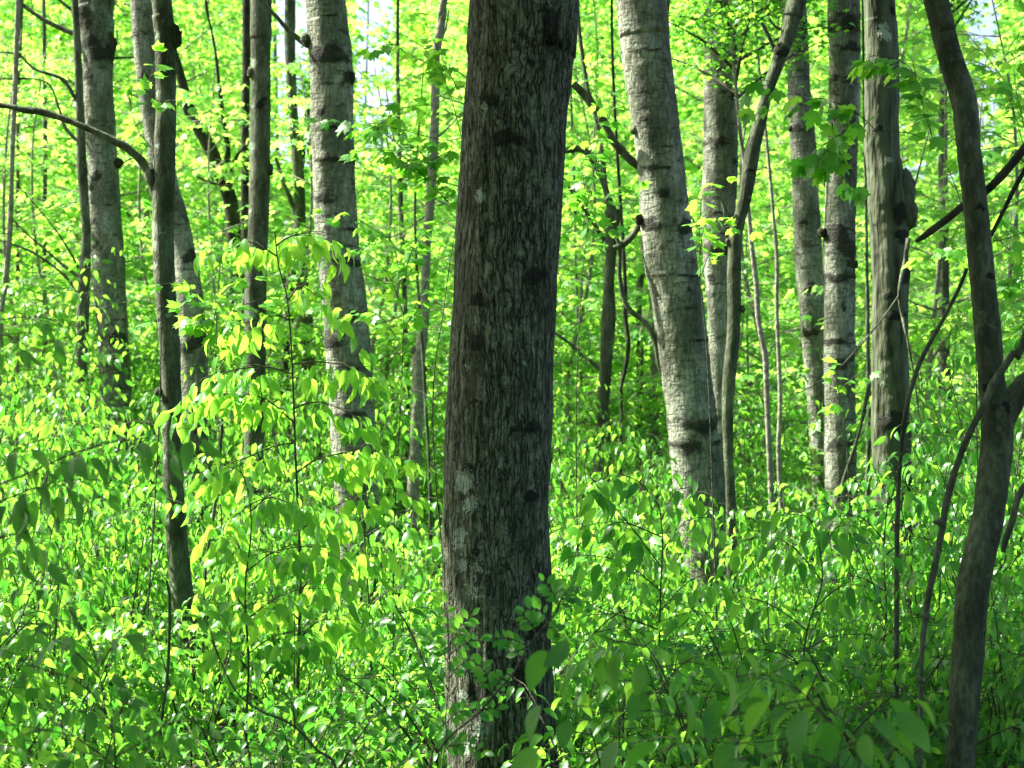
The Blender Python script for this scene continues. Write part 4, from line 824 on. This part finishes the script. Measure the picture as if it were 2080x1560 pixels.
leafy('cherry_sapling', 'sunlit sapling of drooping leaves hiding the lower stem of the big left aspen', 'sapling', 8.6,
      [(755, 1400), (750, 1250), (742, 1120), (735, 1000), (732, 960)],
      [[(735, 960), (780, 940), (830, 930)], [(740, 1060), (690, 1030), (650, 1050)], [(742, 1090), (800, 1060), (850, 1070)], [(748, 1200), (690, 1170), (640, 1180)], [(750, 1230), (810, 1190), (860, 1200)], [(752, 1310), (700, 1290), (650, 1300)], [(752, 1320), (820, 1290), (870, 1300)]],
      OVAL_MID, .084, M_OVAL, sp=.032, hang=1.5, seed=72, stemw=6, varb=.65, twig=(.1, .22), tilt=.7)
leafy('cherry_sapling', 'sapling of drooping leaves in half shade beside the forked trunk foot', 'sapling', 7.4,
      [(1790, 1500), (1785, 1380), (1800, 1250), (1795, 1120), (1805, 1000)],
      [[(1800, 1030), (1850, 980), (1900, 985)], [(1798, 1100), (1750, 1050), (1700, 1050)], [(1796, 1130), (1850, 1090), (1900, 1100)], [(1797, 1200), (1740, 1170), (1690, 1180)], [(1790, 1300), (1850, 1250), (1910, 1260)], [(1788, 1340), (1730, 1300), (1680, 1310)]],
      OVAL_MID, .080, M_OVAL, sp=.034, hang=1.4, seed=73, stemw=6, varb=.4, twig=(.1, .22), tilt=.7)
leafy('elder_sapling', 'shaded branch of broad dark leaves reaching in from the left edge', 'sapling', 4.2,
      [(-90, 1250), (-60, 1120), (-40, 1000)],
      [[(-40, 1000), (60, 960), (140, 925), (220, 900), (300, 890), (350, 880)], [(-60, 1060), (20, 1010), (80, 990), (130, 985)], [(-40, 1000), (10, 930), (60, 900)], [(-60, 1110), (10, 1090), (60, 1080)]],
      OVAL_MID, .064, M_BIG, sp=.024, hang=1.7, seed=42, stemw=8, varb=.15, twig=(.06, .16), side_amt=.8)
leafy('elder_sapling', 'few dark drooping leaves on a twig at the left edge at mid height', 'sapling', 5.0,
      [(-80, 900), (-70, 760), (-40, 660)], [[(-40, 660), (30, 645), (90, 645), (145, 660)], [(-50, 700), (10, 680), (60, 675)]], OVAL_MID, .062, M_BIG, sp=.03, hang=1.6, seed=43, stemw=6, varb=.2, twig=(.05, .1), side_amt=.5)
leafy('elder_sapling', 'dark stemmed bush of broad leaves filling the bottom left corner', 'sapling', 3.9,
      [(235, 1560), (215, 1450), (200, 1360), (180, 1290)],
      [[(215, 1450), (170, 1390), (120, 1370), (60, 1350), (10, 1330)], [(205, 1380), (150, 1320), (90, 1290), (50, 1250)], [(200, 1360), (230, 1310), (250, 1280)], [(235, 1560), (160, 1500), (80, 1480), (0, 1470)], [(185, 1300), (140, 1240), (110, 1210)], [(220, 1480), (250, 1440), (270, 1400)], [(232, 1540), (300, 1500), (340, 1470)]],
      OVAL_MID, .060, M_BIG, sp=.03, hang=1.4, seed=44, stemw=8, varb=.15, twig=(.06, .15))
leafy('viburnum_sapling', 'broad ribbed leaves hanging over the foot of the centre trunk on the right', 'sapling', 3.6,
      [(1750, 1600), (1700, 1480), (1640, 1420)],
      [[(1640, 1420), (1540, 1440), (1440, 1460), (1340, 1445), (1240, 1440), (1120, 1425), (1095, 1420)], [(1340, 1430), (1320, 1370), (1290, 1300), (1240, 1250), (1180, 1235)], [(1700, 1480), (1600, 1500), (1500, 1510), (1400, 1500)], [(1340, 1400), (1400, 1340), (1480, 1330)], [(1680, 1460), (1620, 1400), (1560, 1380)], [(1290, 1310), (1240, 1300), (1200, 1310)]],
      OVAL_HI, .088, M_BIG, sp=.09, hang=1.4, seed=45, stemw=7, varb=.35, twig=(.06, .13), tilt=.5, side_amt=.5)
leafy('viburnum_sapling', 'broad dull green leaves along the bottom edge between centre trunk and crooked pole', 'sapling', 3.3,
      [(1720, 1660), (1700, 1560), (1720, 1470)],
      [[(1700, 1560), (1640, 1530), (1560, 1530), (1480, 1545)], [(1720, 1480), (1680, 1440), (1630, 1430)], [(1720, 1470), (1760, 1430), (1790, 1420)], [(1710, 1520), (1770, 1500), (1830, 1510)]],
      OVAL_HI, .085, M_BIG, sp=.08, hang=1.3, seed=46, stemw=7, varb=.2, twig=(.05, .12), side_amt=.5)
leafy('cherry_sapling', 'sapling with drooping leaves in front of the foot of the stout leaning aspen', 'sapling', 7.2,
      [(1345, 1450), (1340, 1300), (1342, 1200), (1346, 1100), (1340, 1030)],
      [[(1342, 1150), (1290, 1080), (1240, 1020), (1200, 970)], [(1344, 1120), (1390, 1060), (1440, 1050)], [(1340, 1030), (1300, 980), (1250, 960)], [(1342, 1060), (1370, 1000), (1400, 990)], [(1342, 1200), (1280, 1150), (1220, 1130), (1150, 1130)], [(1342, 1240), (1400, 1180), (1460, 1160)], [(1343, 1090), (1260, 1060), (1180, 1070)], [(1342, 1280), (1260, 1250), (1180, 1220)]],
      OVAL_MID, .085, M_OVAL, sp=.032, hang=1.5, seed=47, stemw=6, varb=.6, twig=(.08, .2))
leafy('cherry_sapling', 'leafy sapling with a rounded top left of the crooked pole', 'sapling', 6.4,
      [(1610, 1540), (1625, 1400), (1640, 1280), (1670, 1180), (1660, 1080)],
      [[(1670, 1180), (1610, 1110), (1560, 1090), (1500, 1100)], [(1665, 1130), (1700, 1070), (1740, 1070)], [(1640, 1280), (1570, 1230), (1500, 1210)], [(1650, 1240), (1710, 1190), (1760, 1190)], [(1660, 1090), (1640, 1050), (1600, 1045)], [(1630, 1350), (1560, 1320), (1500, 1330)], [(1635, 1320), (1700, 1290), (1760, 1290)], [(1615, 1450), (1560, 1420), (1480, 1400)]],
      OVAL_MID, .075, M_OVAL, sp=.032, hang=1.5, seed=48, stemw=6, varb=.4, twig=(.08, .18))
leafy('maple_sapling', 'maple twig with lobed leaves hanging in front of the aspen pair and burl trunk', 'sapling', 6.9,
      [(1990, 1500), (1985, 900), (1970, 500), (1900, 300), (1800, 265), (1770, 265)],
      [[(1780, 265), (1740, 230), (1690, 205), (1640, 195), (1590, 180), (1540, 160), (1530, 190)], [(1880, 180), (1840, 130), (1790, 115), (1750, 110)], [(1740, 240), (1710, 270), (1680, 290), (1640, 305)], [(1700, 210), (1690, 260), (1700, 310), (1720, 340)], [(1900, 300), (1870, 200), (1850, 110)]],
      MAPLE_HI, .072, M_MAPLE, sp=.09, hang=.9, seed=49, stemw=3, varb=.45, pair=True, twig=(.04, .12), ntw=6, side_amt=.6, root=(1.75, 7.1))
def twigset(label, d, path, boughs, n, seed, size=.066, varb=.5, root=None, ntw=5, tm=MAPLE_HI):
    return leafy('maple_sapling', label, 'sapling', d, path, boughs, tm, size, M_MAPLE, sp=.085, hang=.7, seed=seed, stemw=3.5, varb=varb, pair=True, twig=(.05, .16), ntw=ntw, side_amt=.8, root=root)
twigset('maple sapling spreading lobed leaves between the big aspen and the centre trunk top', 8.2, [(880, 900), (905, 600), (930, 430), (938, 280)],
        [[(938, 280), (900, 285), (840, 270), (780, 255), (720, 245), (660, 240)], [(935, 240), (880, 215), (820, 220), (760, 260)], [(930, 430), (880, 380), (820, 320), (760, 300)], [(938, 280), (910, 180), (870, 110), (800, 90), (740, 100)], [(925, 300), (860, 330), (800, 310)], [(938, 200), (900, 120), (860, 40)], [(934, 380), (890, 360), (850, 300)]], 1, 51, root=(-.2, 8.4), ntw=7)
twigset('maple sapling with tiers of lobed leaves across the big aspen waist', 8.8, [(800, 1100), (815, 800), (820, 640)],
        [[(820, 640), (790, 560), (740, 510), (690, 490), (630, 470), (560, 480)], [(820, 600), (800, 500), (780, 480), (720, 440), (690, 425)], [(815, 700), (770, 640), (720, 630), (660, 620)], [(820, 560), (840, 500), (860, 460)], [(818, 680), (850, 610), (870, 570)]], 1, 52, varb=.55, root=(-.55, 8.9), ntw=6)
twigset('maple twig with a few pale lobed leaves over the slender leaning trunk near the top', 8.6, [(325, 800), (318, 400), (306, 260)],
        [[(306, 260), (304, 200), (290, 165), (265, 165), (235, 165)], [(304, 200), (325, 205), (350, 210)], [(300, 170), (315, 130), (320, 115)], [(308, 300), (285, 275), (270, 270)]], 1, 53, ntw=2, root=(-1.7, 8.7))
twigset('maple sapling with yellow green leaves between the leaning trunk and straight grey trunk', 8.0, [(450, 1100), (440, 800), (420, 660)],
        [[(420, 660), (400, 600), (380, 580), (365, 575)], [(425, 680), (400, 650), (370, 640)], [(430, 720), (470, 640), (520, 610), (560, 600)], [(425, 690), (450, 600), (500, 560)], [(440, 760), (480, 700), (530, 680)]], 1, 54, varb=.8, root=(-1.25, 8.1), ntw=5)
twigset('maple sapling leafing out between centre trunk and stout leaning aspen', 9.5, [(1170, 900), (1180, 600), (1195, 450)],
        [[(1195, 450), (1180, 330), (1165, 250), (1150, 230)], [(1190, 480), (1230, 400), (1260, 380), (1280, 370)], [(1190, 430), (1210, 330), (1240, 230), (1250, 180)], [(1185, 560), (1220, 480), (1255, 440)], [(1192, 440), (1170, 390), (1150, 410)], [(1200, 400), (1220, 280), (1200, 130)]], 1, 55, root=(.35, 9.6), ntw=5)
twigset('maple sprigs in front of the snaking trunk between two aspens', 8.6, [(1440, 800), (1425, 600), (1420, 480)],
        [[(1420, 480), (1425, 400), (1440, 370), (1470, 355)], [(1422, 520), (1430, 460), (1450, 440)], [(1424, 560), (1460, 470), (1500, 460)]], 1, 56, root=(.95, 8.7), ntw=3)
twigset('yellow green maple seedling in front of the darker aspen', 9.0, [(1725, 1040), (1715, 860), (1700, 780)],
        [[(1700, 780), (1690, 750), (1675, 750)], [(1705, 810), (1685, 820), (1680, 830)], [(1705, 790), (1730, 770), (1740, 760)]], 1, 57, size=.06, varb=.9, root=(1.6, 9.1), ntw=2)
twigset('maple sapling with lobed leaves right of the forked trunk', 7.8, [(2110, 900), (2090, 500), (2080, 300)],
        [[(2080, 300), (2050, 200), (2010, 140), (1960, 120)], [(2085, 400), (2050, 420), (2010, 440)], [(2090, 500), (2060, 560), (2020, 600)], [(2095, 640), (2060, 680), (2030, 700)], [(2080, 330), (2040, 300), (1960, 310)], [(2080, 260), (2060, 150), (2070, 60)], [(2085, 470), (1990, 500), (1900, 500)]], 1, 58, root=(2.2, 7.9), ntw=6)

# compound leaved shoot in front of the trunk foot
def compound(name, label, d, stem, fronds, seed, size=.035, stemw=7):
    r = np.random.default_rng(seed); pts = [P(t[0], t[1], d) for t in stem]; p0 = pts[0]
    pts = [np.array([p0[0] - .1, p0[1], gz(p0[0], p0[1]) - .03])] + pts; base = pts[0].copy()
    t = thing(name, label, 'sapling', base); wd = Bag(); pp = spline(np.array(pts) - base, 60); w = stemw / 2 / F * d
    wd.tube(pp, np.linspace(w * 1.1, w * .5, 60), 7); part('stem', wd.mesh('stem', M_STEM, M_OVAL), t)
    for (x0, y0, x1, y1, dd) in fronds:
        b = Bag(); a = P(x0, y0, d) - base; e = P(x1, y1, d + dd) - base; L = np.linalg.norm(e - a); m = a * .5 + e * .5 + np.array([0, 0, .12 * L])
        q = spline([a, m, e], 12); b.tube(q, np.linspace(.0018, .0008, 12), 4)
        dv = (e - a) / L; sd = np.cross(dv, [0.15, -1, .25]); sd /= np.linalg.norm(sd)
        Ps, As, Ns = [], [], []
        for k in range(4):
            c = q[3 + k * 2]
            for sg in (-1, 1): Ps.append(c); As.append(dv * .55 + sd * sg + r.normal(0, .15, 3)); Ns.append(np.array([r.normal(0, .3), -1 + r.normal(0, .3), .7]))
        Ps.append(q[-1]); As.append(dv); Ns.append(np.array([0, -1, .7]))
        k = len(Ps); b.leafs(LEAFLET, np.array(Ps), np.array(As), np.array(Ns), size * r.uniform(.8, 1.25, k), np.clip(r.normal(.4, .2, k), 0, 1))
        part('compound_leaf', b.mesh('compound leaf', M_STEM, M_OVAL), t)
compound('ash_seedling', 'bent shoot with small paired leaflets crossing in front of the centre trunk foot', 5.0,
         [(872, 1560), (890, 1525), (920, 1490), (970, 1450), (1010, 1405), (1040, 1371), (1070, 1320), (1090, 1290), (1125, 1250), (1141, 1215)],
         [(1135, 1235, 1105, 1180, -.05), (1120, 1260, 1065, 1240, -.1), (1090, 1290, 1060, 1250, .05), (1075, 1315, 1000, 1300, -.05), (1055, 1345, 1040, 1310, .1), (1000, 1415, 975, 1350, -.08), (990, 1425, 1030, 1370, .08), (960, 1455, 1010, 1440, 0), (1130, 1245, 1160, 1190, 0), (1105, 1275, 1140, 1290, .05), (1140, 1218, 1175, 1210, 0)], 61)
compound('ash_seedling', 'upright shoot of small paired leaflets at the left edge of the centre trunk foot', 5.2,
         [(900, 1540), (905, 1460), (912, 1380), (915, 1300)],
         [(912, 1340, 905, 1225, 0), (914, 1310, 960, 1250, -.05), (913, 1330, 975, 1300, 0), (912, 1350, 870, 1290, .05), (911, 1380, 955, 1340, 0), (910, 1400, 860, 1350, 0), (905, 1470, 950, 1440, 0), (902, 1520, 985, 1530, -.1), (902, 1530, 930, 1500, 0)], 62, stemw=4)
leafy('elder_sapling', 'dark branching twig with pale upright leaves in front of the leaning trunk foot', 'sapling', 5.0,
      [(690, 1600), (640, 1520), (590, 1470), (531, 1445), (480, 1405), (444, 1335), (430, 1300)],
      [[(444, 1335), (430, 1290), (420, 1260)], [(455, 1350), (470, 1300), (465, 1270)], [(600, 1480), (590, 1420), (560, 1400)], [(640, 1520), (680, 1450), (700, 1380)]], OVAL_MID, .055, M_OVAL, sp=.04, hang=-.3, seed=63, stemw=8, varb=.4, twig=(.04, .09))

# ------------------------------------------------------------------ unseen trees added to shade the foreground and block sky behind the camera
shade = crown_proto('broad crown', 3.6, 4.2, 17000, .16, 71, MAPLE_FAR, M_MAPLE, nb=60)
for (x, y, z, s, lab, ox) in [(-6.4, 3.8, 4.4, 1.0, 'broad leafy shade maple added out of view to the left of the foreground', 0), (-3.0, 4.2, 4.6, .95, 'broad leafy shade maple added out of view just left of the camera', 0),
                       (-2.6, 6.2, 5.2, .7, 'smaller leafy shade maple added out of view, leaning over from the left', 1.6), (-2.9, 7.6, 4.7, .58, 'small leafy shade maple added just out of view beyond the leaning one', 0.2), (-2.6, -0.6, 4.6, .95, 'broad leafy shade maple added unseen overhead behind the camera', 0),
                       (4.4, -0.2, 4.0, .95, 'broad leafy shade maple added out of view to the right behind the camera', 0), (-7.5, -2.2, 3.4, 1.0, 'broad leafy shade maple added unseen farthest back to the left of the camera', 0)]:
    t = thing('added_shade_tree', lab, 'tree', (x, y, gz(x, y) - .05))
    rows = [[x, y, -.1, .2], [x + .1, y, 2.5, .16], [x + ox * .7, y + .05, z + .6, .12], [x + ox, y, z + 2.6, .05]]
    part('trunk', trunk_mesh('trunk', rows, BARK['furrowed'], ns=20, step=.08, base=(x, y, gz(x, y) - .05)), t)
    o = part('crown', shade, t); o.location = (ox, 0, z); o.scale = (s,) * 3; o.rotation_euler = (0, 0, x)
